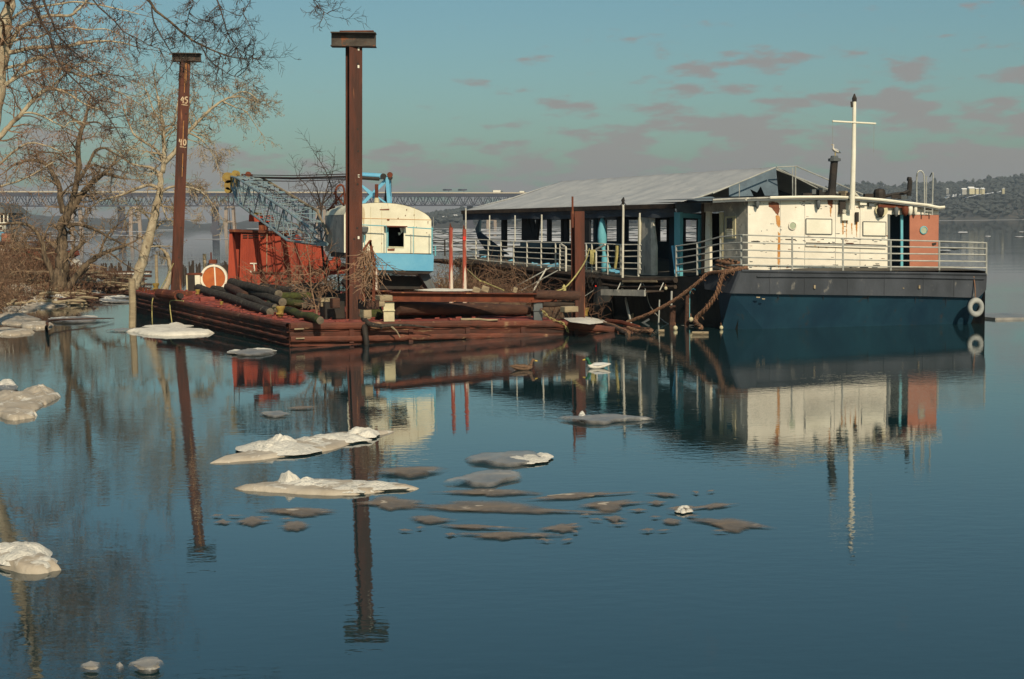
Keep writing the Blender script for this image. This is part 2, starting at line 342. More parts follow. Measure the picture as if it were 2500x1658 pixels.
# ------------------------------------------------------------------ drifting ice on the far river
def far_ice():
    mb=MB(); r=random.Random(11)
    def piece(px,py,hw,hh):
        n=9; ring=[]
        for a in range(n):
            t=2*math.pi*a/n; q=r.uniform(.65,1.1); ring.append(W(px+math.cos(t)*hw*q,py+math.sin(t)*hh*q,.06))
        mb.add([W(px,py,.12)]+ring,[(0,1+a,1+(a+1)%n) for a in range(n)])
    for k in range(330):
        py=558+abs(r.gauss(0,1))*26
        if py>660: continue
        px=r.uniform(1000,1900); s=(py-548)/30
        piece(px,py,r.uniform(8,60)*min(1.4,s+.3),r.uniform(.5,1.6)*(.5+s*.5))
    for py in (559,563,571,584,587,600,612,625,641):
        x=1040
        while x<1900:
            hw=r.uniform(20,90)
            if r.random()<.72: piece(x,py-(x-1040)*.0125+r.uniform(-1,1),hw,r.uniform(.7,2.0)*(py-548)/30)
            x+=hw*1.5
    for py,th in ((566,1.6),(569,1.2),(578,1.2),(590,.8)):
        x=0
        while x<980:
            hw=r.uniform(15,70)
            if r.random()<.6: piece(x,py-x*.0125+r.uniform(-1,1),hw,th*r.uniform(.5,1.1))
            x+=hw*1.6
    for (px,py,hw,hh) in [(2350,567,16,2.2),(2412,577,9,1.4),(2490,578,14,1.5),(2495,566,8,1),(2320,534.5,8,.6),(2300,612,25,1.2),(2330,606,14,1)]: piece(px,py,hw,hh)
    mb.build('drifting_ice',iceband,kind='stuff')
far_ice()
# long thin ice sheet behind the right end of the boat
def strip(name,pts,z,m,label,cat,th=.05):
    b=MB(); b.prism([W(x,y,z) for x,y in pts],(0,0,-th-.05)); o=b.build(name,m,loc=W(*pts[0],0)); ca=o.data.attributes.new('cover','FLOAT','POINT'); ca.data.foreach_set('value',[.6]*len(o.data.vertices)); return tag(o,label,cat)
strip('ice_floe',[(2385,772),(2400,765),(2440,764),(2520,768),(2560,771),(2500,775),(2430,776)],.07,icegrey,'thin pale ice sheet trailing right from behind the tyre on the hull','ice floe')
# ------------------------------------------------------------------ bridge
def bridge():
    pA=D(-60,471,1290*S); pB=D(1150,473.5,1500*S)
    dr=(pB-pA); dr.z=0; unit=dr.normalized(); zt=(pA.z+pB.z)/2; zA,zB=pA.z,pB.z
    Ln=dr.length*1.62
    def P(s,z,off=0):
        n=Vector((-unit.y,unit.x,0)); q=Vector((pA.x,pA.y,0))+unit*s+n*off; f=s/dr.length
        q.z=zA+(zB-zA)*f+z; return q
    t=thing('bridge',P(0,-zA),'long steel truss road bridge on tall piers crossing the far river','bridge')
    hgt=13.0
    b=MB(); b.bar(P(0,-.2,8),P(Ln,-.2,8),24,1.6); b.build('road_deck',bridgem,t)
    b=MB(); b.bar(P(0,1.2,-4.5),P(Ln,1.2,-4.5),.5,1.3); b.build('parapet',deckline,t)
    for off in (-3,19):
        b=MB(); b.bar(P(0,-1.9,off),P(Ln,-1.9,off),.8,2.2); b.build('top_chord',bridgem,t)
        b=MB(); b.bar(P(0,-hgt,off),P(Ln,-hgt,off),.8,1.1); b.build('bottom_chord',bridgem,t)
        b=MB(); bay=12.5; k=0; s=0
        while s<Ln-bay:
            a=P(s,-hgt,off);c=P(s+bay,-hgt,off);m=P(s+bay/2,-2,off)
            b.bar(a,m,.75);b.bar(m,c,.75); b.bar(P(s,-2,off),a,.5)
            b.bar(P(s+bay/4,-hgt/2-1,off),P(s+bay/4,-2,off),.35); b.bar(P(s+bay*.75,-hgt/2-1,off),P(s+bay*.75,-2,off),.35)
            b.bar(P(s+bay/4,-hgt/2-1,off),P(s+bay/2,-hgt,off),.35); b.bar(P(s+bay*.75,-hgt/2-1,off),P(s+bay/2,-hgt,off),.35)
            s+=bay; k+=1
        b.build('truss_web',bridgem,t,kind='stuff')
    for px,kind in ((30,1),(187,1),(305,0),(331,1),(537,0),(563,1),(760,0),(786,1),(1166,0),(1203,1),(1357,0),(1386,1),(1600,1),(1700,0)):
        # solve distance along the bridge for this bearing
        d=ray(px,500); s=0
        k=d.x/d.y; s=(k*pA.y-pA.x)/(unit.x-k*unit.y)
        w=3.4 if kind else 3.0; b=MB(); off=8 if not kind else 4
        if kind:
            for dx in(-5,5):
                b.bar(P(s+dx*.75,-hgt-.7,off),P(s+dx,-zA-3-(zB-zA)*s/dr.length,off),w,w)
            b.bar(P(s-5,-hgt-1.5,off),P(s+5,-hgt-1.5,off),w,2.5); b.bar(P(s-5,-hgt-17,off),P(s+5,-hgt-17,off),w*.8,1.6)
        else:
            b.bar(P(s,-hgt-.7,off+14),P(s,-zA-3-(zB-zA)*s/dr.length,off+14),7,4); b.bar(P(s,-hgt-22,off+14),P(s,-zA-3-(zB-zA)*s/dr.length,off+14),10,7)
        b.build('pier',pierm if kind else bridgem,t)
    for px,lab,cat,ln,hh in ((1215,'white lorry crossing the far bridge just left of the canopy','lorry',13,3.6),(1060,'small dark car crossing the far bridge above the weeds','car',5,1.7),(1275,'white van on the far bridge where the canopy hides it','van',8,2.8)):
        d=ray(px,470); k=d.x/d.y; s=(k*pA.y-pA.x)/(unit.x-k*unit.y); c=P(s,.65,0)
        rz=math.atan2(unit.y,unit.x)
        v=thing(cat,c,lab,cat); 
        M=Matrix.Rotation(rz,3,'Z')
        m=whitep if cat!='car' else black
        if cat=='car':
            b=MB(); b.prism([c+M@Vector(p) for p in((-2.4,-.9,.4),(2.4,-.9,.4),(2.4,-.9,1.0),(1.4,-.9,1.1),(.8,-.9,1.6),(-1.2,-.9,1.6),(-2.2,-.9,1.05))],M@Vector((0,1.8,0)))
            b.build('body',m,v)
        else:
            MB().box(c+M@Vector((-ln*.12,0,hh/2+.5)),(ln*.74,2.4,hh-.9),rz).build('cargo_box',m,v)
            MB().prism([c+M@Vector(p) for p in((ln*.28,-1.2,.6),(ln*.5,-1.2,.6),(ln*.5,-1.2,hh*.5),(ln*.42,-1.2,hh*.82),(ln*.28,-1.2,hh*.82))],M@Vector((0,2.4,0))).build('cab',hullgrey,v)
        for dx in(-.33,.33):
            b=MB(); b.tube([c+M@Vector((ln*dx,-1.15,.45)),c+M@Vector((ln*dx,1.15,.45))],.45,8); b.build('wheel',black,v)
    for px in (1093,1130):
        d=ray(px,465); k=d.x/d.y; s=(k*pA.y-pA.x)/(unit.x-k*unit.y)
        g=thing('sign_gantry',P(s,.6,-3),'dark sign gantry above the bridge roadway, '+('left of the pair' if px==1093 else 'right of the pair'),'sign gantry')
        MB().bar(P(s,.6,-3),P(s,4.6,-3),.5).build('post',bridgem,g)
        MB().bar(P(s,4.6,-4),P(s,4.6,6),7,1.6).build('sign_board',bridgem,g)
bridge()
#@@PART3
# ------------------------------------------------------------------ ferry boat with canopy
U=Vector((-.457,.889,0)); NV=Vector((.889,.457,0)); FD=Vector((.985,.17,0)).normalized()
K=D(1808,661,38.8*S); zK=K.z
K2=Vector((K.x,K.y,0))
def side(px,py): return V(px,py,K,U)                # on the boat's near side
def front(px,py,back=0.0):                           # on the bow face (back = metres behind it)
    return V(px,py,K+Vector((-FD.y,FD.x,0))*back,FD)
P2=front(2406,669)
boat=thing('ferry_boat',K2,'long moored restaurant ferry with grey canopy, white deckhouse and dark blue hull','boat')
edge=[side(*p) for p in [(1809,662),(1752,668),(1697,673),(1654,676),(1600,677),(1522,677),(1440,668),(1352,658),(1282,651),(1219,644),(1158,635),(1118,630)]]
stern=edge[-1]+NV*7.6; p3b=P2+U*4; p3b.z=edge[0].z
# deck sheet
b=MB(); far=[e+NV*(8.2*min(1,.93+i*.01)) for i,e in enumerate(edge)]
far=[Vector((f.x,f.y,e.z)) for f,e in zip(far,edge)]
far[0]=Vector((P2.x,P2.y,edge[0].z-.12)); far[1]=p3b
n=len(edge); b.add(edge+far,[(i,i+1,n+i+1,n+i) for i in range(n-1)]); b.build('deck',decking,boat)
# side hull
b=MB(); low=[Vector((e.x,e.y,-.5))+NV*.25 for e in edge]; low[0]=W(1715,802,-.0)+Vector((0,0,-.5)); low[0]=Vector((K.x-.0,K.y+.7,-.5))
mid=[e*0.5+l*0.5 for e,l in zip(edge,low)]
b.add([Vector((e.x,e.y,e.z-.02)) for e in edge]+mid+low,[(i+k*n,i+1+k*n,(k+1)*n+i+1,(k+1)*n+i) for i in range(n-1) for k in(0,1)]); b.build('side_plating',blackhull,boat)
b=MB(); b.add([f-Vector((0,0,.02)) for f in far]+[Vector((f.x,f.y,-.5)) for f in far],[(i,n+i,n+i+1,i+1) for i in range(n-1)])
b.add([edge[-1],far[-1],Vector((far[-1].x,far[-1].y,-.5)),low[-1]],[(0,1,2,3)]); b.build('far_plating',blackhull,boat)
# timber rubbing edge along the deck side
b=MB(); b.tube([e+Vector((-.06,-.03,-.10)) for e in edge[3:]],.10,6); b.build('rubbing_timber',darkwood,boat)
b=MB(); b.tube([e+Vector((-.07,-.03,-.32)) for e in edge[3:]],.07,6); b.build('rubbing_timber',darkwood,boat)
b=MB(); b.bar(side(1528,686)+Vector((-.12,-.1,0)),side(1613,686)+Vector((-.12,-.1,0)),.05,.07); b.build('fender_batten',timber,boat)
# bow face: navy undercut and grey bulwark band
bt=[front(x,y) for x,y in((1808,661),(1950,664),(2100,666),(2250,667),(2380,669),(2406,671))]
bb=[front(x,y) for x,y in((1786,716),(1950,719),(2100,721),(2250,723),(2385,727),(2404,708))]
wl=[W(x,y)+Vector((0,0,-.4)) for x,y in((1752,803),(1890,801),(2050,797),(2200,793),(2352,789),(2364,788))]
kk=len(bt); b=MB()
o2=Vector((FD.y,-FD.x,0))*.09
b.add([p+o2 for p in bt]+[p+o2 for p in bb],[(i,kk+i,kk+i+1,i+1) for i in range(kk-1)])
b.add([p for p in bt]+[p+o2 for p in bt],[(i,kk+i,kk+i+1,i+1) for i in range(kk-1)])
b.add([p+o2 for p in bb]+[p+Vector((0,.12,0)) for p in bb],[(i,kk+i,kk+i+1,i+1) for i in range(kk-1)])
e1=[bt[0],side(1752,668),side(1720,671)]; e1b=[bb[0],side(1765,712),side(1725,706)]
b.add([p-NV*.07 for p in e1]+[p-NV*.07 for p in e1b],[(0,1,4,3),(1,2,5,4)])
b.add([bt[0]+o2,bb[0]+o2,e1b[0]-NV*.07,e1[0]-NV*.07],[(0,1,2,3)])
b.add([bt[-1]+o2,bb[-1]+o2,bb[-1]+U*2,bt[-1]+U*2],[(0,1,2,3)])
b.build('bulwark_band',bandm,boat)
b=MB(); b.add(bb+wl,[(i,kk+i,kk+i+1,i+1) for i in range(kk-1)])
b.add([bb[-1],wl[-1],wl[-1]+U*5,bb[-1]+U*5],[(0,1,2,3)])
b.add([bb[0],wl[0],low[1],Vector((edge[1].x,edge[1].y,edge[1].z-.55))],[(0,1,2,3)])
b.build('bow_plating',navy,boat)
b=MB(); b.tube([front(1845,675)+o2*1.3,front(2000,675.5)+o2*1.3,front(2200,677)+o2*1.3,front(2398,681)+o2*1.3],.028,5); b.build('bow_moulding',bandm,boat)
b=MB(); b.tube([front(1808,661)+o2,front(1950,663.5)+o2,front(2100,665.5)+o2,front(2250,667)+o2,front(2404,670)+o2],.045,6); b.build('bow_rail_cap',bandm,boat)
for px in (1985,2240):
    b=MB(); b.box(front(px,700)+o2*1.4,(.05,.04,.1)); b.build('drain_scupper',timber,boat)
# plate seams, dents and old numerals worn to smudges on the bow plating
for px in (1880,1965,2070,2160,2255,2330):
    b=MB(); b.bar(front(px,667+(px-1809)*.012,-.10),front(px-1,716+(px-1809)*.012,-.10),.018,.012); b.build('plate_seam',bandm,boat)
for px in (1900,2010,2120,2235,2310):
    a=front(px,722+(px-1809)*.01); c=W(px-6,800-(px-1809)*.02); c=Vector((c.x,c.y,-.2)); MB().bar(a+Vector((0,-.012,0)),a*.5+c*.5+Vector((0,-.03,0)),.016,.012).build('plate_seam',bandm,boat)
for px,py,w_ in ((1843,724,10),(1857,728,8),(2200,702,4)):
    MB().prism([front(px,py)+o2*1.25,front(px+w_,py+.5)+o2*1.25,front(px+w_-1,py+3)+o2*1.25,front(px+1,py+2.5)+o2*1.25],(0,.02,0)).build('worn_patch',timber,boat)
# deck railing helper
def railing(name,posts,rails,mp,rad=.025,par=boat,pr=.03):
    """posts: list of (top, bottom) points; rails: list of point lists"""
    r0=MB(); r0.tube([posts[0][0],posts[0][1]],pr,6); g=r0.build(name,mp,par)
    for a,c in posts[1:]:
        MB().tube([a,c],pr,6).build('post',mp,g)
    for pts in rails: MB().tube(pts,rad,6).build('rail',mp,g)
    return g
fp=lambda x,y: front(x,y,.12)
ys0=[573.5,592,610,628,647]; ys1=[593,607,622,639,654]; ysm=[583,600,618,635,650.5]
railing('bow_railing',[(fp(x,yt),fp(x,yb)) for x,yt,yb in((1809.5,573,661),(1934,577,663),(2058,581,664),(2174.5,585,665),(2293,590,667),(2408,592,673))],
 [[fp(1809,a),fp(1934,a+(m-a)*.45),fp(2058,a+(m-a)*.85),fp(2174,m+(c-m)*.3),fp(2293,m+(c-m)*.62),fp(2409,c)] for a,m,c in zip(ys0,ysm,ys1)],railm,.024)
# return of the railing round the right corner
q=P2+U*3.2
railing('corner_railing',[(Vector((q.x,q.y,P2.z+.98)),Vector((q.x,q.y,P2.z-.1)))],[[fp(2408,593+d*15),Vector((q.x,q.y,P2.z+.98-d*.2))] for d in range(5)],railm,.02)
sp=lambda x,y: side(x,y)+NV*.08
railing('side_railing',[(sp(x,a),sp(x,c)) for x,a,c in((1753.5,583,666),(1697,592,672),(1646,599,676))],
 [[sp(1809,a),sp(1753,a+(m-a)*.35),sp(1697,m+ (c-m)*.45),sp(1646,c)] for a,m,c in((573.5,588,601),(592,602,614),(610,616,631),(628,631,647),(647,652,664))],railm,.024)
rl=[[584,586,590,592,592.5,594.5,594.5,597.5,597.5],[596,600,604,606,607,612,612,613,612],[607,611,615,618,620,625,626,627,626],[620,624,628,632,634,641,641,642,643],[631,637,642,646,648,654,654,656,657]]
rx=[1140,1188,1250,1317,1366,1422,1450,1510,1560]
railing('dining_railing',[(sp(x,a),sp(x,c)) for x,a,c in((1158,586,633),(1188,587,643),(1219,588,645),(1250,590,648),(1282.5,591,651),(1317,592,654),(1352,594,657),(1427,595,660),(1440.6,596,668),(1479.5,598,670),(1510,598,672),(1554,598,675))],
 [[sp(x,y) for x,y in zip(rx,ys)] for ys in rl],railw,.022)
# tall thin canopy stanchions
for i,(x,a,c,rr) in enumerate([(1133,508,632,.03),(1191,526,600,.025),(1253,526,592,.025),(1318,524,592,.03),(1557,520,668,.03)]):
    MB().tube([sp(x,a),sp(x,c)],rr,6).build('stanchion',railw,boat)
pl=MB(); pl.tube([sp(1521,712)-NV*.1,sp(1523,500)-NV*.1],.04,8); flag=pl.build('stanchion_pole',railw,boat)
b=MB(); b.tube([sp(1523,500)-NV*.1,sp(1522,489)-NV*.1,sp(1524,482)-NV*.1],[.03,.07,.02],6); b.bar(sp(1523,492)-NV*.1,sp(1531,502)-NV*.1,.02); b.bar(sp(1523,492)-NV*.1,sp(1516,502)-NV*.1,.02); b.build('pole_fitting',black,flag)
# small white boarding ladder and gate wings
lad=MB(); lad.tube([sp(1369,596)-NV*.1,sp(1368,668)-NV*.1],.035,6); lo=lad.build('boarding_ladder',railw,boat)
MB().tube([sp(1383,604)-NV*.1,sp(1383,665)-NV*.1],.035,6).build('ladder_side',railw,lo)
for k in range(7):
    MB().tube([sp(1369,605+k*10)-NV*.1,sp(1383,606+k*9.6)-NV*.1],.018,5).build('rung',railw,lo)
MB().bar(sp(1371,596)-NV*.1,sp(1383,604)-NV*.1,.05).build('ladder_handrail',railw,lo)
MB().bar(sp(1458,609)-NV*.12,sp(1480,597)-NV*.12,.055).build('gate_bar',railw,boat)
MB().tube([sp(1458,609)-NV*.12,sp(1458,660)-NV*.12],.03,6).build('gate_post',railw,boat)
# ------------- canopy
ER=D(1649,499,43*S); zE=ER.z; EL=Vector((ER.x,ER.y,0))+U*(14.96*S); EL.z=zE
wv=3.75*S; RR=ER+NV*wv; RR.z=D(1893,409,RR.y).z; RL=Vector((ER.x,ER.y,0))+NV*wv+U*(13.6*S); RL.z=RR.z
FR=ER+NV*2*wv; FL=EL+NV*2*wv
cano=[ER,EL,RR,RL,FR,FL]
def sheet(a,b_,c,d,nu,nv,sag,seed=0):
    """quad a-b-c-d (a,b lower edge; d,c upper edge) as a slightly sagging cloth"""
    vs=[]
    for j in range(nv+1):
        for i in range(nu+1):
            s=i/nu;t=j/nv; p=(a*(1-s)+b_*s)*(1-t)+(d*(1-s)+c*s)*t
            fold=-abs(math.sin(s*math.pi*12))**.5*0+math.cos(s*math.pi*24)*.007*(1-t*.2)
            dz=-sag*math.sin(t*math.pi)+fold+noise.noise(Vector((s*14+seed,t*3,0)))*.05*math.sin(min(1,t*1.2)*math.pi)
            vs.append((p.x,p.y,p.z+dz))
    return vs,[(j*(nu+1)+i,j*(nu+1)+i+1,(j+1)*(nu+1)+i+1,(j+1)*(nu+1)+i) for j in range(nv) for i in range(nu)]
b=MB(); b.add(*sheet(ER,EL,RL,RR,96,8,.10)); b.add(*sheet(EL,FL,RL,RL+NV*.01,12,6,.04,5))
cm_=b.build('canopy',tentm,boat,smooth=True)
so_=cm_.modifiers.new('cloth','SOLIDIFY'); so_.thickness=.02
b=MB(); b.add(*sheet(FR,FL,RL,RR,96,8,.10,9)); o_=b.build('canopy_back_slope',tentm,boat,smooth=True); so_=o_.modifiers.new('cloth','SOLIDIFY'); so_.thickness=.02
# valance hanging under the eave
def valance(p,q,h,m,nm,par,seed=0,n=60):
    vs=[]; 
    for i in range(n+1):
        s=i/n; c=p*(1-s)+q*s
        hh=h*(.85+.25*noise.noise(Vector((s*7,seed,0)))); off=NV*(.05*math.sin(s*60)+.04*noise.noise(Vector((s*20,seed,3))))
        vs+= [c-NV*.02+Vector((0,0,.03)),c-NV*.03+Vector((0,0,-.17)),c+off*.7+Vector((0,0,-.17-hh*.4)),c+off+Vector((0,0,-.17-hh))]
    fs=[(i*4+k,(i+1)*4+k,(i+1)*4+k+1,i*4+k+1) for i in range(n) for k in range(3)]
    b=MB(); b.add(vs,fs); o=b.build(nm,m,par); o.modifiers.new('cloth','SOLIDIFY').thickness=.015; return o
valance(ER,EL,.27,darkcloth,'valance',cm_)
MB().bar(ER-NV*.06+Vector((0,0,-.05)),EL-NV*.06+Vector((0,0,-.05)),.06,.15).build('eave_beam',darkwood,boat)
for p,q_ in ((ER,RR),(RR,FR),(RR,RL)): MB().tube([p+Vector((0,0,-.06)),q_+Vector((0,0,-.06))],.03,6).build('canopy_pipe',railm,boat)
for k in range(1,8):
    a=ER+U*(2.05*S*k); MB().tube([a+Vector((0,0,-.1)),Vector((a.x,a.y,0))+NV*wv+Vector((0,0,RR.z-.12)),a+NV*2*wv+Vector((0,0,-.1))],.03,5).build('canopy_rafter',railm,boat)
# open gable: torn tarp, bare frame of the extension over the deckhouse
X2=RR+FD*0+Vector((.62*S,0,0)); 
def gab(px,py,dd=0): return V(px,py,ER-U*dd,NV)
tp=[(1749,482),(1700,500),(1662,505),(1649,499),(1720,474),(1800,443),(1860,422),(1893,409),(1897,440),(1898,476),(1878,480),(1868,470),(1856,455),(1845,470),(1830,462),(1838,478),(1780,482)]
b=MB(); tg=[gab(x,y,.05) for x,y in [(1893,409),(1840,431),(1779,456),(1779,480),(1838,479),(1830,462),(1847,470),(1856,455),(1866,478),(1899,478),(1896,440)]]
b.prism(tg,-U*.03); b.build('gable_tarp',tarp,boat)
vs=[];fs=[]
rows=[[(1649,499),(1680,487),(1712,481),(1745,479)],[(1650,508),(1680,498),(1712,493),(1745,486)],[(1652,513),(1684,512),(1716,515),(1745,493)],[(1650,520),(1684,522),(1712,519),(1738,497)]]
for j,rw in enumerate(rows):
    for i,(x,y) in enumerate(rw): vs.append(gab(x,y,.12+.06*((i+j)%2)))
for j in range(3):
    for i in range(3): fs.append((j*4+i,j*4+i+1,(j+1)*4+i+1,(j+1)*4+i))
b=MB(); b.add(vs,fs); o=b.build('corner_tarp',tarp,boat,smooth=True); o.modifiers.new('sub','SUBSURF').levels=2; o.modifiers['sub'].render_levels=2
b=MB(); dk=[gab(x,y,-2.2) for x,y in((1893,411),(1915,415),(1990,458),(2005,474),(1905,480),(1780,482))]; b.prism(dk,U*.03); b.build('gable_shade_sheet',darkcloth,boat)  # dark sheet painting the shaded underside of the back slope
for (a,c,rr) in (((1896,408),(1946,406),.022),((1946,407),(2119,480),.022),((1893,409),(1740,472),.025),((1942,407),(1942,478),.025),((1935,410),(1935,478),.02),((1925,408),(1925,474),.0),((1896,410),(2000,462),.02),((1805,449),(1805,480),.018),((1946,407),(1740,478),.0)):
    if rr: MB().tube([gab(*a,.7),gab(*c,.7)],rr,6).build('frame_pipe',railm,boat)
# ------------- dining deck: uprights, far wall with window openings
farp=ER+NV*(2*wv-.15)
def fw(px,py): return V(px,py,farp,U)
def ns(px,py,off=.35): return V(px,py,ER+NV*off,U)
zc=edge[5].z
def upright(px,yt,yb,wpx,fn,m,nm='upright',th=.12):
    a=fn(px-wpx/2,yt); b_=fn(px+wpx/2,yt); c=fn(px+wpx/2,yb); d=fn(px-wpx/2,yb)
    MB().prism([a,b_,c,d],NV*th).build(nm,m,boat)
# near-side dark posts and braces
for px,yt,yb,wp in ((1228,520,608,9),(1338,520,590,6),(1370.5,520,590,3),(1380.5,520,590,7)): upright(px,yt,yb,wp,ns,dark)
MB().prism([ns(x,y) for x,y in((1274,522),(1284,522),(1305,587),(1273,587))],NV*.1).build('leaning_panel',dark,boat)
MB().prism([ns(x,y) for x,y in((1290,522),(1297,522),(1311,587),(1304,587))],NV*.1).build('brace',dark,boat)
MB().prism([ns(x,y) for x,y in((1310,522),(1317,522),(1310,587),(1304,587))],NV*.1).build('brace',dark,boat)
# far wall
def farquad(x0,y0,x1,y1,m=dark,nm='wall_post',th=.1): MB().prism([fw(x0,y0),fw(x1,y0),fw(x1,y1),fw(x0,y1)],NV*th).build(nm,m,boat)
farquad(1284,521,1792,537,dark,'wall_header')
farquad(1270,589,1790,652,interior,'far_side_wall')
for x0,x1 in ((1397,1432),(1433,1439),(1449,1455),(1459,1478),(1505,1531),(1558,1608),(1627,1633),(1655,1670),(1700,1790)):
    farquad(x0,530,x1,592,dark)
# near-side posts right of the third pile
for px,wp,m in ((1451,6,interior),(1512,12,dark)): upright(px,515,590,wp,ns,m)
# inner deck furniture: dark counters and folded tables
for px,py,wd,hh in ((1300,640,2.4,.8),(1390,640,1.8,.9),(1500,645,2.2,.9),(1200,620,1.2,.6),(1340,600,.8,.5)):
    c=V(px,py,ER+NV*3,U); c.z=zc+.05
    MB().box(c+Vector((0,0,hh/2)),(wd,.7,hh),math.atan2(U.y,U.x)).build('counter',interior,boat)
b=MB(); b.prism([V(x,y,ER+NV*1.5,U) for x,y in((1160,560),(1172,530),(1170,566),(1215,602),(1240,622),(1190,618),(1166,582))],NV*.08); b.build('collapsed_tarp',interior,boat)
for k,(x,y) in enumerate([(1176,632),(1213,645),(1237,644),(1315,650),(1327,652),(1352,654),(1490,664),(1508,665)]):
    c=ns(x,y,.2); b=MB(); r=random.Random(k)
    pts=[c+Vector((r.uniform(-.28,.28),0,0))+Vector((0,0,r.uniform(-.05,.16))) for _ in range(5)]
    b.tube(curve_pts(pts,3),[.05]*len(curve_pts(pts,3)),5); b.build('tarp_scrap',bluep,boat)
# blue cloth tied to a post, blue corner posts, doors of the dining deck
b=MB(); b.tube(curve_pts([ns(1470,524,.1),ns(1470,560,.1),ns(1471,594,.1),ns(1474,612,.1),ns(1477,640,.1),ns(1482,664,.1)],4),[.04,.05,.1,.13,.16,.17,.18,.17,.16,.14,.10,.08,.07,.07,.10,.12,.14,.16,.18,.2,.2],7,True)
b.build('hanging_cloth',tealp,boat,smooth=True)
MB().tube(curve_pts([ns(1477,640,.15),ns(1484,650,.05),ns(1488,668,0)],3),.06,5).build('hanging_cloth',tealp,boat)
upright(1653,518,674,14,lambda x,y:ns(x,y,0),tealp,'blue_post')
upright(1640,523,674,12,lambda x,y:ns(x,y,.5),interior,'post')
gx=lambda x,y: gab(x,y,.02)
MB().prism([gx(x,y) for x,y in((1660,519),(1710,525),(1710,534),(1660,532))],-U*.12).build('blue_lintel',tealp,boat)
MB().prism([gx(x,y) for x,y in((1704,532),(1711,532),(1711,668),(1702,668))],-U*.12).build('blue_post',tealp,boat)
MB().prism([gx(x,y) for x,y in((1659,532),(1664,532),(1662,672),(1658,672))],-U*.1).build('blue_post',tealp,boat)
b=MB(); b.tube([ns(1642,600,-.1),ns(1650,668,-.1)],.05,5); b.tube([ns(1650,600,-.1),ns(1655,668,-.1)],.05,5); b.build('rolled_cloth',bluep,boat)
dpl=lambda x,y: ns(x,y,.05)
pn=MB().prism([dpl(x,y) for x,y in((1563,530),(1596,527),(1596,672),(1560,671))],NV*.06).build('door_leaf',housegrey,boat)
MB().prism([dpl(x,y)-NV*.05 for x,y in((1561,530),(1566,530),(1562,672),(1559,672))],NV*.06).build('door_edge',creampost,pn)
MB().prism([dpl(x,y)-NV*.05 for x,y in((1592,542),(1597,540),(1604,605),(1604,672),(1592,672))],NV*.08).build('door_jamb',railw,boat)
# coloured hose and yellow rope bundle on the railing
for x0,y0,x1,y1,rr in ((1508,600,1502,655,.045),(1505,600,1500,655,.03),(1447,611,1446,643,.11)):
    MB().tube(curve_pts([sp(x0,y0)-NV*.08,sp((x0+x1)/2+2,(y0+y1)/2)-NV*.1,sp(x1,y1)-NV*.08],4),rr,6).build('rope_bundle',ropey,boat)
# ------------- white deckhouse
C0=D(1826,660,40.3*S); C0.z=0
BK=Vector((-FD.y,FD.x,0))
def cf(px,py,b_=0.0): return V(px,py,C0+BK*b_,FD)
def cs(px,py,o_=0.0): return V(px,py,C0-NV*o_,U)
roofline=[(1826,486),(1880,484),(1950,482.5),(2030,482),(2085,484),(2150,489),(2210,496),(2262,502),(2292,508)]
base=lambda x: 661+(x-1826)*.017
# front wall with a real doorway
b=MB(); wallp=[p for p in roofline if p[0]<=2150]+[(2171,491)]
b.prism([cf(x,y) for x,y in wallp]+[cf(2171,667),cf(1826,661)],BK*.08)
b.prism([cf(x,y) for x,y in((2171,491),(2210,496),(2262,502),(2292,508),(2292,524),(2171,524))],BK*.08)
wall=b.build('front_wall',housewhite,boat)
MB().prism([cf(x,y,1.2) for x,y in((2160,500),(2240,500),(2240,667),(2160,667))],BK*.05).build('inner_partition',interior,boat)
MB().prism([cf(x,y,.02) for x,y in((2199,525),(2205,525),(2205,664),(2199,664))],BK*.06).build('door_mullion',tealp,boat)
MB().prism([cf(x,y,-.03) for x,y in((2168,523),(2173,523),(2173,666),(2168,666))],BK*.1).build('door_frame',hullgrey,boat)
dr=MB().prism([cf(x,y,-.02) for x,y in((2221,525),(2292,525),(2290,664),(2221,664))],BK*.05).build('entrance_door',brownred,boat,label='reddish brown door with a round window')
def disc(px,py,rpx,bk,mring,mgl,par,yr=1.0):
    c=cf(px,py,bk); r=(cf(px+rpx,py,bk)-c).length
    M=Matrix((FD,Vector((0,0,1)),FD.cross(Vector((0,0,1))))).transposed()
    g=MB().lathe(c,[(r*1.25,-.01),(r*1.25,.02),(r,.03),(r,0)],16,rot=M,cap=False).build('porthole',mring,par)
    MB().lathe(c,[(r*.98,.005),(r*.98,.015)],16,rot=M).build('pane',mgl,g)
disc(2255,562,7.5,-.04,tealp,greenglass,boat)
disc(1935,551,8.0,-.03,housewhite,greenglass,boat)
MB().prism([cf(x,y,-.05) for x,y in((2276,594),(2286,592),(2286,597),(2278,600))],BK*.03).build('door_handle',black,dr)
for tag_,(x0,y0,x1,y1) in (('a',(1968,534,2031,571)),('b',(2107,541,2163,575))):
    g=MB().prism([cf(x,y,-.025) for x,y in((x0,y0),(x1,y0+1),(x1,y1+1),(x0,y1))],BK*.02).build('window_cover',whitep,boat)
    b=MB()
    for p,q_ in (((x0,y0),(x1,y0+1)),((x1,y0+1),(x1,y1+1)),((x1,y1+1),(x0,y1)),((x0,y1),(x0,y0))): b.bar(cf(*p,-.027),cf(*q_,-.027),.022)
    b.build('cover_seam',hullgrey,g)
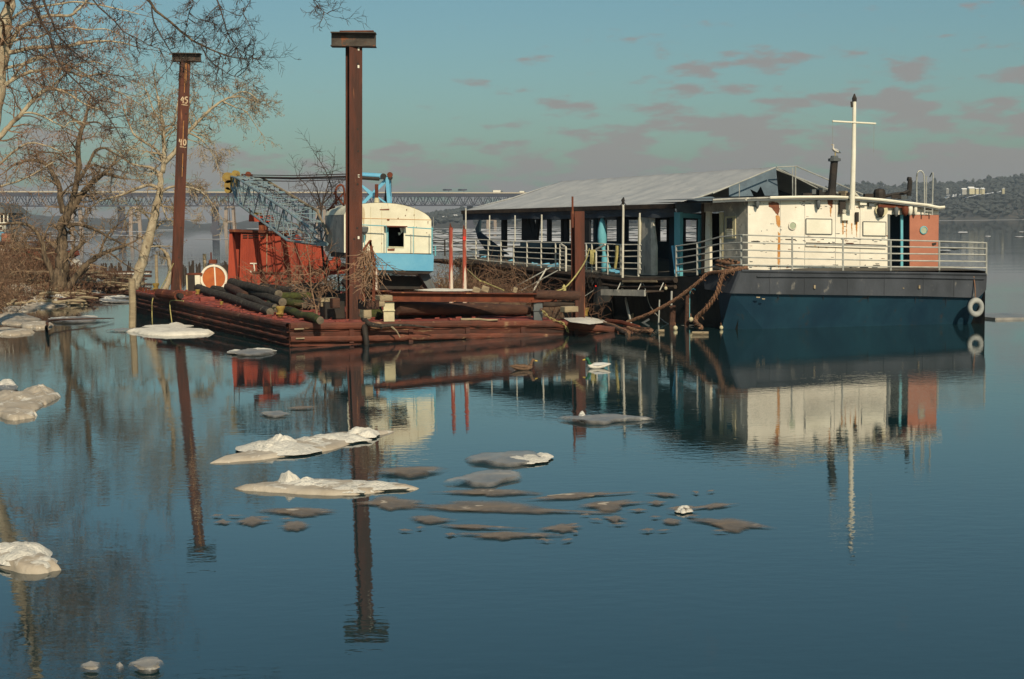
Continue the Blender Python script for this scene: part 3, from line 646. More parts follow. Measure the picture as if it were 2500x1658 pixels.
# missing plank strip, its shadow painted as a black strip, old brackets and blistered spots
MB().prism([cf(x,y,-.03) for x,y in((1968,592),(2164,598),(2164,601),(1968,596))],BK*.02).build('board_gap',black,boat)
g=MB().prism([cf(x,y,-.06) for x,y in((1968,598),(2164,604),(2164,607),(1968,601))],BK*.05).build('ledge_board',housewhite,boat)
for x,y,w_,h_,m in ((1845,590,22,3,black),(1930,585,26,3,black),(1880,651,16,2,black),(2010,650,8,6,black),(2075,652,40,2,black),(2110,656,20,8,dark),(2040,647,14,2,black),(2140,648,18,2.5,black),(2075,594,20,2.5,rust),(2160,509,12,4,rust),(1998,603,3,6,rust)):
    MB().prism([cf(x-w_/2,y-h_/2,-.012),cf(x+w_/2,y-h_/2+.5,-.012),cf(x+w_/2-1,y+h_/2,-.012),cf(x-w_/2+1,y+h_/2-1,-.012)],BK*.01).build('paint_gap',m,boat)
# rust blotch and orange streaks (stains with a shape of their own, thin flakes on the wall)
rustst=mat('rust_stain',(.42,.17,.035),(.55,.30,.12),5,.9,.1)
rustdk=mat('rust_blotch',(.13,.05,.03),(.22,.08,.04),5,.9,.2)
def jag(pts,amp=1.0,seed=0):
    r=random.Random(seed+int(pts[0][0])); out=[]
    for (a,b_),(c,d) in zip(pts,pts[1:]+pts[:1]):
        n=max(1,int(math.hypot(c-a,d-b_)/2.5))
        for k in range(n): f=k/n; out.append((a+(c-a)*f+r.uniform(-amp,amp),b_+(d-b_)*f+r.uniform(-amp,amp)))
    return out
def blotch(pts,m,nm='rust_stain',bk=-.010): MB().prism([cf(x,y,bk) for x,y in jag(pts,.8)],BK*.006).build(nm,m,wall)
blotch([(1876,494),(1890,493),(1901,496),(1904,510),(1900,526),(1893,520),(1885,508),(1877,504)],rustdk)
blotch([(1894,526),(1903,526),(1906,548),(1902,556),(1896,548)],rustst); blotch([(1900,566),(1905,570),(1904,640),(1901,655),(1898,640),(1899,600)],rustst)
blotch([(2056,535),(2060,535),(2059,572),(2057,572)],rustst); blotch([(2066,535),(2068,535),(2067,580),(2066,580)],rustst)
blotch([(2088,537),(2095,537),(2093,560),(2092,580),(2090,562)],rustst); blotch([(2078,545),(2081,545),(2080,575)],rustst)
blotch([(2026,506),(2030,506),(2029,530),(2027,526)],rustst)
blotch([(2020,488),(2034,489),(2033,502),(2031,509),(2027,504),(2021,498)],rustdk)
r=random.Random(77)
chips=MB(); chips2=MB()
for k in range(150):
    x=r.uniform(1830,2165); y=r.choice((r.gauss(653,4),r.gauss(600,22),r.gauss(497,5),r.uniform(490,660),r.gauss(586,3)))
    if not 488<y<662: continue
    a=r.uniform(.8,5)*(2 if r.random()<.12 else 1); h_=r.uniform(.4,1.3)
    q=jag([(x-a,y-h_),(x+a,y-h_*.5),(x+a*.8,y+h_),(x-a*.7,y+h_)],.5,k); (chips if r.random()<.7 else chips2).prism([cf(u,v,-.006) for u,v in q],BK*.004)
chips.build('paint_chips',hullgrey,wall,kind='stuff'); chips2.build('paint_chips',rustdk,wall,kind='stuff')
for x in (1905,1965,2040,2100): MB().bar(cf(x,490,-.003),cf(x-.5,660,-.003),.008).build('sheet_seam',hullgrey,wall)
# gear hung under the roof edge
def lamp(px,py,s_,m):
    c=cf(px,py,-.14); MB().lathe(c,[(s_*.3,.12),(s_*.9,.08),(s_,0),(s_*.8,-.12),(s_*.3,-.2)],10).build('deck_lamp',m,boat,smooth=True)
for px,py,s_,m in ((1849,494,.07,hullgrey),(1998,496,.07,hullgrey),(2150,515,.12,black),(2210,512,.12,rust),(2222,511,.09,whitep),(2235,511,.06,whitep),(2188,514,.08,hullgrey)): lamp(px,py,s_,m)
b=MB(); b.lathe(cf(2152,513,-.1),[(.05,-.02),(.2,-.02),(.2,.02),(.05,.02)],14,rot=Matrix.Rotation(R(80),3,'X')); b.build('lamp_ring',creampost,boat)
for x,y,w_,h_,m in ((2108,496,16,9,whitep),(2128,500,12,8,hullgrey),(2066,525,18,26,whitep),(2058,500,14,32,black),(2062,519,24,7,black),(2094,530,6,24,black),(2175,503,60,8,rust)):
    a=cf(x-w_/2,y-h_/2,-.12); MB().prism([cf(x-w_/2,y-h_/2,-.14),cf(x+w_/2,y-h_/2,-.14),cf(x+w_/2,y+h_/2,-.14),cf(x-w_/2,y+h_/2,-.14)],BK*.11).build('bracket_box',m,boat)
# left wall of the deckhouse with doorway, louvred window
b=MB(); L0=(1826,486); 
def lw(pts,m,nm,th=.07,o_=0.0,par=boat): return MB().prism([cs(x,y,o_) for x,y in pts],NV*th).build(nm,m,par)
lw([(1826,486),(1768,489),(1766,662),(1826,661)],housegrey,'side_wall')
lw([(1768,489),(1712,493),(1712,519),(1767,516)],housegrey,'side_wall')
lw([(1723,516),(1732,516),(1733,664),(1720,665)],whitep,'door_jamb',.1,.03)
lw([(1712,493),(1718,493),(1718,668),(1712,668)],darkwood,'corner_post',.1,.02)
lw([(1756,518),(1765,518),(1764,662),(1757,662)],creampost,'door_jamb',.1,.02)
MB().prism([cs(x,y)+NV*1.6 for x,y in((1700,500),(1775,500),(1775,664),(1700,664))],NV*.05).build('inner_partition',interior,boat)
wf=lw([(1770,529),(1795,527),(1795,582),(1770,583)],creampost,'side_window',.04,.03)
lw([(1774,533),(1787,532),(1787,558),(1774,558)],glassdk,'pane',.02,.05,wf)
for k in range(5): lw([(1774,560+k*4.2),(1787,560+k*4.1),(1787,562+k*4.1),(1774,562.2+k*4.2)],railw,'louvre_slat',.03,.06,wf)
# deckhouse roof: cambered slab, white edge pipe
xs=[p[0] for p in roofline]
top=[cf(x,y-1.5,-.22) for x,y in [(1740,489.5),(1790,487)]+roofline+[(2306,507)]]
b=MB(); m_=len(top); bk=[p+U*3.6+Vector((0,0,.06)) for p in top]
b.add([p for p in top]+bk,[(i,i+1,m_+i+1,m_+i) for i in range(m_-1)])
b.add([p-Vector((0,0,.09)) for p in top]+[p-Vector((0,0,.09)) for p in bk],[(i,m_+i,m_+i+1,i+1) for i in range(m_-1)])
b.add([p for p in top]+[p-Vector((0,0,.09)) for p in top],[(i,m_+i,m_+i+1,i+1) for i in range(m_-1)])
roof=b.build('deckhouse_roof',hullgrey,boat)
MB().tube([p+Vector((0,0,.0)) for p in top[3:]],.045,6).build('roof_edge_pipe',whitep,roof)
MB().tube([top[0],top[1],top[2],top[3]],.03,6).build('roof_edge_pipe',housegrey,roof)
lp=[cs(x,y,.2) for x,y in((1714,494),(1740,493),(1790,489.5),(1822,487))]; MB().tube(lp,.035,6).build('roof_edge_pipe',railw,roof)
def rf(px,py,bk_=1.2): return cf(px,py,bk_)
for k,(x,y,w_,h_,m) in enumerate([(1985,468,10,12,hullgrey),(2002,470,14,14,black),(2005,464,8,10,hullgrey),(2058,472,8,12,timber),(2062,476,14,10,black),(2015,474,16,10,black),(2205,482,24,8,hullgrey),(2188,480,12,10,black),(1970,476,18,10,black),(2120,477,10,9,black),(2080,474,10,10,darkwood)]):
    c=rf(x,y+h_/2,.6); b=MB(); b.box(c+Vector((0,0,h_*.006)),(w_*.0125,.3,h_*.0125),.2*k); b.build('roof_fitting',m,roof)
b=MB(); M=Matrix.Identity(3); b.lathe(rf(2147,478,.8),[(.2,-.2),(.2,.1),(.16,.2),(.02,.24)],10); b.build('roof_vent',black,roof)
b=MB(); b.tube(curve_pts([rf(2150,482,.9),rf(2180,475,.9),rf(2205,472,.9),rf(2219,466,.9)],4),.06,6); b.build('roof_hose',black,roof)
# exhaust stack with a cap, bent vent pipe
sk=MB().tube([rf(2029,480,.5),rf(2031,462,.5),rf(2037,392,.5)],[.17,.125,.115],10).build('exhaust_stack',black,boat)
MB().lathe(rf(2037,392,.5),[(.14,-.03),(.2,-.02),(.2,.06),(.13,.08),(.11,.15)],10).build('stack_cap',hullgrey,sk)
b=MB(); b.tube([rf(2219,478,1.2),rf(2222,440,1.2)],.08,8); b.tube([rf(2224,438,1.2),rf(2216,437,1.2)],.07,8); b.build('vent_pipe',black,boat)
# roof ladder with hooped handrails
hl=curve_pts([cf(2257,525,-.2),cf(2257,470,-.2),cf(2256,430,-.2),cf(2252,420,-.2),cf(2246,417,-.2),cf(2240,422,-.2),cf(2238,440,-.1),cf(2238,496,-.1)],3)
ldr=MB().tube(hl,.025,6).build('roof_ladder',railm,boat)
MB().tube(curve_pts([cf(2276,525,-.2),cf(2277,470,-.2),cf(2278,430,-.2),cf(2276,422,-.15),cf(2270,432,0)],3),.022,6).build('handrail',railm,ldr)
MB().tube([cf(2261,524,0),cf(2262,430,0)],.018,6).build('handrail',railm,ldr)
MB().tube([cf(2256,515,-.2),cf(2277,516,-.2)],.018,6).build('rung',railm,ldr)
MB().tube([cf(2256,498,-.2),cf(2277,499,-.2)],.018,6).build('rung',railm,ldr)
# mast with yard
mst=MB().tube([cf(2080,512,-.35),cf(2084,380,-.35),cf(2086,246,-.35)],[.085,.07,.055],10).build('mast',whitep,boat)
MB().tube([cf(2086,248,-.35),cf(2086,240,-.35),cf(2086,234,-.35),cf(2086,229,-.35)],[.07,.075,.04,.02],8).build('masthead_lamp',black,mst)
MB().tube([cf(2032,296,-.4),cf(2138,302,-.4)],.03,8).build('yard',whitep,mst)
MB().bar(cf(2080,262,-.4),cf(2079,248,-.4),.06).build('lamp_bracket',black,mst)
for x,y in((2032,296),(2133,302)): MB().tube([cf(x+1,y,-.4),cf(x+(1 if x<2100 else 0),y+70,-.3)],.006,4).build('halyard',railm,mst)
MB().tube([cf(2085,470,-.3),cf(2098,483,0)],.04,6).build('mast_brace',whitep,mst)
MB().tube([cf(2083,466,-.3),cf(2088,480,0)],.03,6).build('mast_brace',whitep,mst)
# ropes bundled at the corner of the deck
for k in range(4):
    c=side(1776-9*k,660+1.5*k)+NV*.25; b=MB()
    b.tube([c+Vector((.22*math.cos(t),.22*math.sin(t),.05*k+.02*t)) for t in np.linspace(0,12,26)],.035,5); b.build('rope_coil',ropem,boat)
# lifebelt-white tyre fender hanging at the right end of the hull
tc=front(2373,749)-Vector((0,.35,0)); tf=thing('tyre_fender',tc,'whitish tyre hanging as a fender at the right end of the blue hull','tyre')
b=MB(); r1,r2=.215,.115; vs=[];fs=[]
nR,nr=28,12
for i in range(nR):
    a=2*math.pi*i/nR
    for j in range(nr):
        t=2*math.pi*j/nr; rr=r1-.02+r2*.72*math.cos(t); vs.append(tc+Vector((rr*math.cos(a)*.92,-r2*math.sin(t)*.8,rr*math.sin(a)*1.1)))
for i in range(nR):
    for j in range(nr): fs.append((i*nr+j,((i+1)%nR)*nr+j,((i+1)%nR)*nr+(j+1)%nr,i*nr+(j+1)%nr))
b.add(vs,fs); b.build('tyre',MATS['tyre_pale'],tf,smooth=True)
MB().tube([tc+Vector((0,0,.22)),tc+Vector((.02,.15,.6)),tc+Vector((.02,.3,1.0))],.02,5).build('hanging_rope',ropem,tf)
# ------------------------------------------------------------------ things against the ferry side
def rope(name,pts,rad,m,label,cat='rope',n=6,k=6,frayed=0):
    P=curve_pts(pts,k); b=MB()
    if frayed:
        for s_ in range(3):
            q=[]
            for i,p in enumerate(P):
                a=i*.75+s_*2.1; d=(P[min(i+1,len(P)-1)]-P[max(i-1,0)]).normalized(); x=d.cross(Vector((0,1,.3))).normalized(); y=x.cross(d)
                q.append(p+(x*math.cos(a)+y*math.sin(a))*rad*.55)
            b.tube(q,rad*.55,5)
        for i in range(frayed):
            p=rnd.choice(P); b.bar(p,p+Vector((rnd.uniform(-.14,.14),rnd.uniform(-.1,.05),rnd.uniform(-.16,.06))),.012)
    else: b.tube(P,rad,n)
    o=b.build(name,m,loc=P[0]); return tag(o,label,cat)
def sd(px,py,o_): return side(px,py)-NV*o_
cfr=lambda x,y:front(x,y,-.15)
rope('mooring_rope',[side(1800,655)+NV*.2,sd(1770,663,.1),sd(1738,668,.15),sd(1722,690,.3),sd(1690,728,.6),sd(1655,760,1.0),sd(1620,788,1.5),W(1590,806,.12),W(1560,808,.08),W(1532,800,.15)],.055,ropem,'left frayed brown mooring rope sagging from the ferry deck to the barge','rope',frayed=60,k=12)
rope('mooring_rope',[side(1812,655)+NV*.2,sd(1792,662,.15),sd(1780,675,.25),sd(1770,715,.3),sd(1752,750,.4),sd(1730,780,.5),W(1712,800,.1)],.075,ropem,'thicker right frayed mooring rope dropping into the water beside the bow','rope',frayed=60,k=12)
rope('hose',[sd(1573,684,.1),sd(1584,708,.12),sd(1594,745,.12),sd(1620,775,.15),sd(1650,793,.15),sd(1700,794,.1)],.014,railm,'thin pale hose looping down the dark hull side above the water','hose',5)
rope('hose',[sd(1690,785,.1),sd(1690,740,.1),sd(1691,715,.1),sd(1698,705,.1),sd(1704,708,.1)],.016,tealp,'pale green hose curved on the hull between the two mooring ropes','hose',5)
# hanging work platform
pf=thing('work_platform',sd(1525,715,.5),'rusty grey work stage hanging on thin rods below the ferry deck','platform')
A_=[sd(1522,710,.15),sd(1630,712,.15)]
MB().prism([A_[0],A_[1],A_[1]-NV*.7,A_[0]-NV*.7],(0,0,.05)).build('stage_board',darkwood,pf)
MB().bar(A_[0]-NV*.72+Vector((0,0,-.02)),A_[1]-NV*.72+Vector((0,0,-.02)),.06,.2).build('edge_channel',housegrey,pf)
for x in (1523,1574,1628): MB().tube([sd(x,712,.3),sd(x,680,.05)],.02,5).build('rod',railm,pf)
for i,(x0,y0,x1,y1,w_,m,lab) in enumerate([(1546,730,1598,794,.16,housegrey,'long grey plank leaning under the hanging work stage'),(1564,768,1582,792,.13,timber,'short pale plank leaning left of the long grey one'),(1604,778,1590,806,.12,hullgrey,'stub of dark board slanting into the water beside the planks')]):
    a=sd(x0,y0,.3);c=sd(x1,y1,.9); o=MB().bar(a,c,w_,.05,up=(1,0,0)).build('plank',m,loc=a); tag(o,lab,'plank')
for i,(x,yt,yb,rr,lab,m) in enumerate([(1664,745,806,.10,'slanting old timber fender pile left of the rope crossing',brownlog),(1661,710,806,.035,'thin vertical pole in front of the hull at the rope crossing',railm),(1700,712,806,.07,'rounded timber pile standing right of the hose loop',brownlog),(1631,730,806,.025,'thin pale rod hanging by the right end of the work stage',railm)]):
    o=MB().tube([sd(x-2,yt,.3),sd(x,(yt+yb)/2,.35),Vector((sd(x,yb,.4).x,sd(x,yb,.4).y,-.4))],[rr*.9,rr,rr*1.1],8).build('fender_pile' if rr>.05 else 'pole',m,loc=sd(x,yb,.4)); tag(o,lab,'pile' if rr>.05 else 'pole')
for i,(x,y,rr,lab) in enumerate([(1651,703,.09,'small cream float hanging high on the dark hull'),(1713,779,.13,'round pale float beside the foot of the thicker rope'),(1761,800,.10,'small round float on the water under the bow'),(1649,801,.12,'white float on the water in front of the hull')]):
    c=sd(x,y,.4) if y<795 else W(x,y,.06)
    rr*=.62; o=thing('float',c,lab,'float'); MB().lathe(c,[(.02,-rr),(rr*.7,-rr*.7),(rr,0),(rr*.7,rr*.7),(.02,rr)],10).build('float_body',creampost,o,smooth=True)
    MB().tube([c+Vector((0,0,rr*.9)),c+Vector((0,.1,rr*2.2))],.012,5).build('eyelet',ropem,o)
for x0,x1,y,lab in ((1690,1730,813,'pale timber floating between the ropes at the foot of the hull'),(1608,1622,808,'short pale stick floating under the work stage')):
    a=W(x0,y,.05);c=W(x1,y,.05); tag(MB().tube([a,c],.05,6).build('floating_timber',timber,loc=a),lab,'timber')
# torn black netting hanging over the side behind the third pile
b=MB(); r=random.Random(4)
for k in range(90):
    x=r.uniform(1428,1476); y=664+r.uniform(0,6); a=sd(x,y,.1); ln=r.uniform(.2,1.1)
    b.tube([a,a+Vector((r.uniform(-.1,.1),-.1,-ln*.5)),a+Vector((r.uniform(-.15,.15),-.12,-ln))],.02,3)
tag(b.build('torn_netting',black,loc=sd(1450,664,.1)),'torn black netting draped over the ferry side right of the pile','netting')
rd=sd(1475,705,.35); tag(MB().tube([rd+Vector((0,0,.13)),rd+Vector((.03,0,.0)),rd+Vector((-.03,0,-.14))],[.02,.05,.03],6).build('red_buoy',redm,loc=rd),'small bright red float tied in the dark below the netting','float')
rope('mooring_line',[rd,sd(1460,730,.8),sd(1442,753,1.4)],.012,railm,'thin pale line from the red float down to the yellow bollard')
tag(MB().tube([sd(1482,700,.15),sd(1484,740,.18),sd(1484,806,.2)],[.30,.36,.34],8).build('hull_fender',blackhull,loc=sd(1482,806,.2)),'broad black rubber fender upright against the hull below the red float','fender')
# gangway from the crane side to the ferry stern
gw=thing('gangway',D(1053,620,47*S),'pale gangway with railings running from the crane cab to the ferry','gangway')
ga=D(1054,628,46.5*S); gb=side(1142,640)
MB().bar(ga+Vector((0,0,-.1)),gb+Vector((0,0,-.1)),.8,.08).build('walkway',darkwood,gw)
for yy in ((562,584),(576,597),(590,608),(603,620)):
    MB().tube([D(1054,yy[0],46.3*S),side(1142,yy[1])-NV*.1],.022,5).build('rail',railm,gw)
MB().tube([D(1054,556,46.3*S),D(1054,640,46.3*S)],.04,6).build('post',tealp,gw)
MB().tube([D(1086,586,48*S),D(1086,625,48*S)],.03,6).build('post',black,gw)
MB().bar(D(1056,587,46.3*S),D(1086,587,48*S),.04).build('rail',black,gw)
MB().tube([D(1063,600,46.8*S),D(1063,625,46.8*S)],.03,6).build('post',tealp,gw)
# boarding stair rails going down from the ladder gate
st=thing('stair_rail',sd(1352,700,1.0),'pair of slanting pipe handrails going down from the ferry ladder','handrail')
for a,c in (((1352,652),(1318,702)),((1368,660),(1332,712))):
    MB().tube([sd(*a,.1),sd(*c,1.2)],.025,5).build('rail',railm,st)
MB().tube([sd(1319,700,1.2),sd(1319,716,1.2)],.035,6).build('post',whitep,st)
MB().tube([sd(1351,655,.3),sd(1350,715,.9)],.028,6).build('post',railw,st)
# gull on the stack
def bird(name,c,s_,hd,label,cat,mb_,mh,mbill,duck=True,wing=None,flat=.8,upright_=0.0):
    t=thing(name,c,label,cat); Mz=Matrix.Rotation(hd,3,'Z')@Matrix.Rotation(-upright_,3,'Y')
    prof=[(-.52,.02,.10),(-.42,.07,.08),(-.28,.13,.04),(-.08,.17,.01),(.12,.165,.0),(.26,.12,.02),(.33,.06,.05)]
    vs=[];n=12
    for x,r_,z in prof:
        for a in range(n):
            th=2*math.pi*a/n; vs.append(c+Mz@(Vector((x,r_*math.cos(th),z+r_*flat*math.sin(th)*(1 if math.sin(th)>0 else .7)))*s_))
    m=len(prof); b=MB(); b.add(vs,[(i*n+a,i*n+(a+1)%n,(i+1)*n+(a+1)%n,(i+1)*n+a) for i in range(m-1) for a in range(n)]+[tuple(range(n))[::-1],tuple((m-1)*n+a for a in range(n))])
    b.build('body',mb_,t,smooth=True)
    nk=[Vector((.22,0,.06)),Vector((.29,0,.16)),Vector((.31,0,.25)),Vector((.35,0,.31)),Vector((.40,0,.30)),Vector((.43,0,.28))]
    MB().tube([c+Mz@(p*s_) for p in nk],[.085*s_,.06*s_,.055*s_,.068*s_,.055*s_,.02*s_],8).build('head',mh,t,smooth=True)
    MB().tube([c+Mz@(Vector((.42,0,.285))*s_),c+Mz@(Vector((.52,0,.265))*s_)],[.03*s_,.02*s_],6).build('bill',mbill,t)
    for sy in(-1,1):
        b=MB(); vs=[c+Mz@(Vector(v)*s_) for v in((.15,sy*.15,.06),(-.05,sy*.18,.06),(-.35,sy*.09,.10),(-.46,sy*.03,.12),(-.2,sy*.10,.15),(.1,sy*.11,.14))]
        b.prism(vs,Mz@Vector((0,sy*.015*s_,.01*s_))); b.build('wing',wing or mb_,t)
    return t
gc=rf(2039,378,.5); g=bird('gull',gc+Vector((0,0,.12)),.42,R(200),'white gull perched on top of the dark exhaust stack','bird',duckwhite,duckwhite,billy,wing=gullgrey,upright_=.5)
for dy in(-.03,.03): MB().tube([gc+Vector((0,dy,.08)),gc+Vector((0,dy,-.1))],.008,4).build('leg',billy,g)
bird('duck',W(1278,900,.03),.62,R(8),'brown female duck swimming left of its mate below the barge','duck',duckbrown,duckbrown,billy)
bird('duck',W(1457,896,.03),.62,R(185),'pale drake with a dark green head swimming below the white tarp','duck',duckwhite,duckgreen,billy,wing=gullgrey)
# ------------------------------------------------------------------ rusty deck barge
A=W(708,849); B=W(330,763); C=W(1568,807)
zA=D(690,789,A.y).z; zB=D(330,711,B.y).z; zC=.02
UB=(B-A).normalized(); NB=(C-A).normalized()
LA=(B-A).length; LC=(C-A).length
# sheer of the deck edge along the front, measured: it sags under water at the right end
PROF=[]
for px,py in ((690,789),(870,788),(1100,783.5),(1300,783),(1370,786),(1430,791),(1500,799),(1568,807)):
    q_=V(px,py,A,NB); PROF.append(((Vector((q_.x,q_.y,0))-A).dot(NB)/LC,q_.z))
PROF.append((1.08,-.1))
def bz(p):
    d=Vector((p[0],p[1],0))-A; s=d.dot(UB)/LA; t=d.dot(NB)/LC
    return interp(PROF,t)+(zB-zA)*s
def dk(px,py,h=0.0):
    """point h metres above the barge deck seen at this pixel"""
    d=ray(px,py); p=O.copy(); t=(0.6-H)/d.z
    for _ in range(25): p=O+d*t; t+= (p.z-bz(p)-h)/(-d.z)
    return O+d*t
def on(s,t,h=0.0):
    p=A+UB*s+NB*t; p.z=bz(p)+h; return p
barge=thing('deck_barge',A,'low rusty steel deck barge listing into the water on its right side','barge')
b=MB(); ns_,nt_=18,30; vs=[]
for i in range(ns_+1):
    for j in range(nt_+1):
        p=on(LA*i/ns_,LC*1.06*j/nt_); 
        if 0<i<ns_ and 0<j<nt_: p.z+=noise.noise(Vector((i*.8,j*.8,0)))*.05
        vs.append(p)
b.add(vs,[(i*(nt_+1)+j,i*(nt_+1)+j+1,(i+1)*(nt_+1)+j+1,(i+1)*(nt_+1)+j) for i in range(ns_) for j in range(nt_)])
deck=b.build('deck_plate',deckrust,barge)
r=random.Random(8)
# plating seams and loose rust scale on the deck
for k in range(1,8):
    p,q_=on(LA*k/8,.1,.035),on(LA*k/8,LC*.9,.035); MB().bar(p,q_,.05,.02).build('deck_seam',rust,deck)
b=MB()
for k in range(420):
    s,t=r.uniform(.1,LA*.98),r.random()**1.5*LC*.6; c=on(s,t,.04); a=r.uniform(0,6)
    b.box(c,(r.uniform(.04,.22),r.uniform(.03,.12),r.uniform(.01,.05)),a)
b.build('rust_scale',deckrust,deck,kind='stuff')
def hullside(p0,p1,z0,z1,outn,nm):
    inn=lambda q: bz(q)-.02
    b=MB(); n=24; vs=[]
    for i in range(n+1):
        s=i/n; p=p0*(1-s)+p1*s; zt=inn(p)
        for f,off in ((0,.0),(.25,.0),(.5,-.04),(.75,-.09),(1,-.12)):
            q=p+outn*(off*1.0+noise.noise(Vector((i*.7,f*4,1)))*.015); vs.append((q.x,q.y,zt+(-.45-zt)*f))
    b.add(vs,[(i*5+k,(i+1)*5+k,(i+1)*5+k+1,i*5+k+1) for i in range(n) for k in range(4)]); b.build(nm,hullrust,barge)
oL=-NB; oF=-UB; Cx=A+NB*LC*1.06
Bv=Vector((B.x,B.y,0)); Av=Vector((A.x,A.y,0))
hullside(Bv,Av,zB,zA,oL,'left_side'); hullside(Av,Vector((Cx.x,Cx.y,0)),zA,zC-.04,oF,'front_side'); hullside(Bv+NB*LC*1.06,Bv,zB+zC-zA,zB,UB,'rear_side')
# rubbing strakes on both visible sides
def ledge(nm,P,out,wd_,ht,seed,m):
    vs=[]; n=len(P)
    for i,p in enumerate(P):
        e=noise.noise(Vector((i*.55,seed,0)))*.035; q=noise.noise(Vector((i*.8,seed,4)))*.03
        if noise.noise(Vector((i*1.7,seed,8)))>.42: e-=.04
        u_=Vector((0,0,ht/2+q)); w_=wd_+e
        vs+=[p+u_*.9,p+out*w_*.8+u_+Vector((0,0,-.012)),p+out*w_+u_*.35,p+out*w_*.95-u_*.5,p+out*w_*.7-u_,p-u_]
    b=MB(); b.add(vs,[(i*6+k,i*6+k+1,(i+1)*6+k+1,(i+1)*6+k) for i in range(n-1) for k in range(5)]); return b.build(nm,m,barge)
NS=60
for hz_,wd_,ht in ((-.06,.10,.15),(-.27,.06,.05),(-.42,.09,.09),(-.60,.05,.05)): ledge('rubbing_strake',[on(LA*(1-i/NS),0,hz_) for i in range(NS+1)],oL,wd_,ht,hz_*50,strake)
for hz_,wd_,ht in ((-.07,.11,.19),(-.21,.04,.03),(-.43,.10,.16),(-.62,.03,.03)): ledge('rubbing_strake',[on(0,LC*1.04*i/NS,hz_) for i in range(NS+1)],oF,wd_,ht,hz_*70+3,strake)
for k in range(1,6):
    p=on(0,LC*k/6.3,-.1)+oF*.02; MB().box(p+Vector((0,0,-.22)),(.13,.05,.5),math.atan2(NB.y,NB.x)).build('doubler_plate',hullrust,barge)
for (px,py,w_) in ((730,803,.26),(733,826,.24),(741,851,.42)):
    c=V(px,py,A+oF*.13,NB); MB().box(c,(w_,.02,.035),math.atan2(NB.y,NB.x)).build('paint_mark',timber,barge)
# iron deck edge posts at the far left corner
for k in range(6):
    c=on(LA-.4-k*.55,.12,.0); MB().tube([c,c+Vector((0,0,.16))],.05,6).build('edge_stub',rust,barge)
# ------------------------------------------------------------------ steel piles
def hsec(w_,d_,t):
    a,bb=w_/2,d_/2
    return [(-a,-bb),(a,-bb),(a,-bb+t),(t/2,-bb+t),(t/2,bb-t),(a,bb-t),(a,bb),(-a,bb),(-a,bb-t),(-t/2,bb-t),(-t/2,-bb+t),(-a,-bb+t)]
def hbeam(p,q_,w_,d_,t,ang,nm,m,par=None,loc=None):
    """H section from p to q; ang turns the section about its axis"""
    p=Vector(p);q_=Vector(q_); ax=(q_-p).normalized()
    if abs(ax.z)>.7: x=Vector((math.cos(ang),math.sin(ang),0)); x=(x-ax*x.dot(ax)).normalized(); y=ax.cross(x)
    else: y=Vector((0,0,1)); y=(y-ax*y.dot(ax)).normalized(); x=y.cross(ax); 
    if abs(ax.z)<=.7 and ang: x,y=x*math.cos(ang)+y*math.sin(ang),y*math.cos(ang)-x*math.sin(ang)
    sec=hsec(w_,d_,t); n=len(sec); nseg=14; vs=[]
    for k in range(nseg+1):
        c=p+(q_-p)*k/nseg; vs+=[c+x*a+y*bb for a,bb in sec]
    b=MB(); b.add(vs,[(k*n+i,k*n+(i+1)%n,(k+1)*n+(i+1)%n,(k+1)*n+i) for k in range(nseg) for i in range(n)])
    caps=[(0,1,2,11),(3,4,9,10),(5,6,7,8)]
    for c_ in caps: b.f.append(c_); b.f.append(tuple(i+nseg*n for i in c_)[::-1])
    return b.build(nm,m,par,loc=loc),x,y
def pile(px0,py0,px1,py1,Y,w_,ang,label,capx=None,lean=None):
    base=D(px0,py0,Y); top_=D(px1,py1,Y); g=thing('steel_pile',(base.x,base.y,0),label,'pile')
    bot=base+(base-top_).normalized()*1.6
    o,x,y=hbeam(bot,top_,w_,w_,.03,ang,'column',pilerust,g)
    return g,o,x,y,base,top_
def flangeface(base,top_,x,y,w_,f,dx,s_):
    return base+(top_-base)*f+x*dx-y*(w_/2+.006)
# near pile
Yb=W(863,832).y
g,o,x,y,base,top_=pile(864,782,864,113,Yb,.38,R(23),'tall rusty steel pile with an H beam cap at the barge front edge')
hs=MB(); 
for f,dx in ((.995,.05),(.935,.06),(.70,.05),(.62,.07),(.50,.05),(.34,.04),(.30,-.05),(.20,.06),(.12,.0),(.02,.1),(.53,.09)):
    c=base+(top_-base)*f+x*dx-y*(.19+.004); M=Matrix((x,Vector((0,0,1)),-y)).transposed(); hs.lathe(c,[(.028,0),(.028,.006)],10,rot=M)
hs.build('bolt_hole',black,g)
for f,dx in ((.988,.08),(.925,.075),(.53,.085),(.305,.08)): MB().box(base+(top_-base)*f+x*dx-y*.194,(.05,.01,.08),R(23)).build('paint_dab',whitep,g)
ca=D(809,97,Yb-.05); cb=D(918,98,Yb-.05); 
hbeam(ca,cb,.42,.40,.028,0,'cap_beam',pilegrey,g)
b=MB(); b.box((ca+cb)/2+Vector((.1,-.05,.22)),(.95,.3,.03),.05); b.build('cap_rust_scale',rust,g)
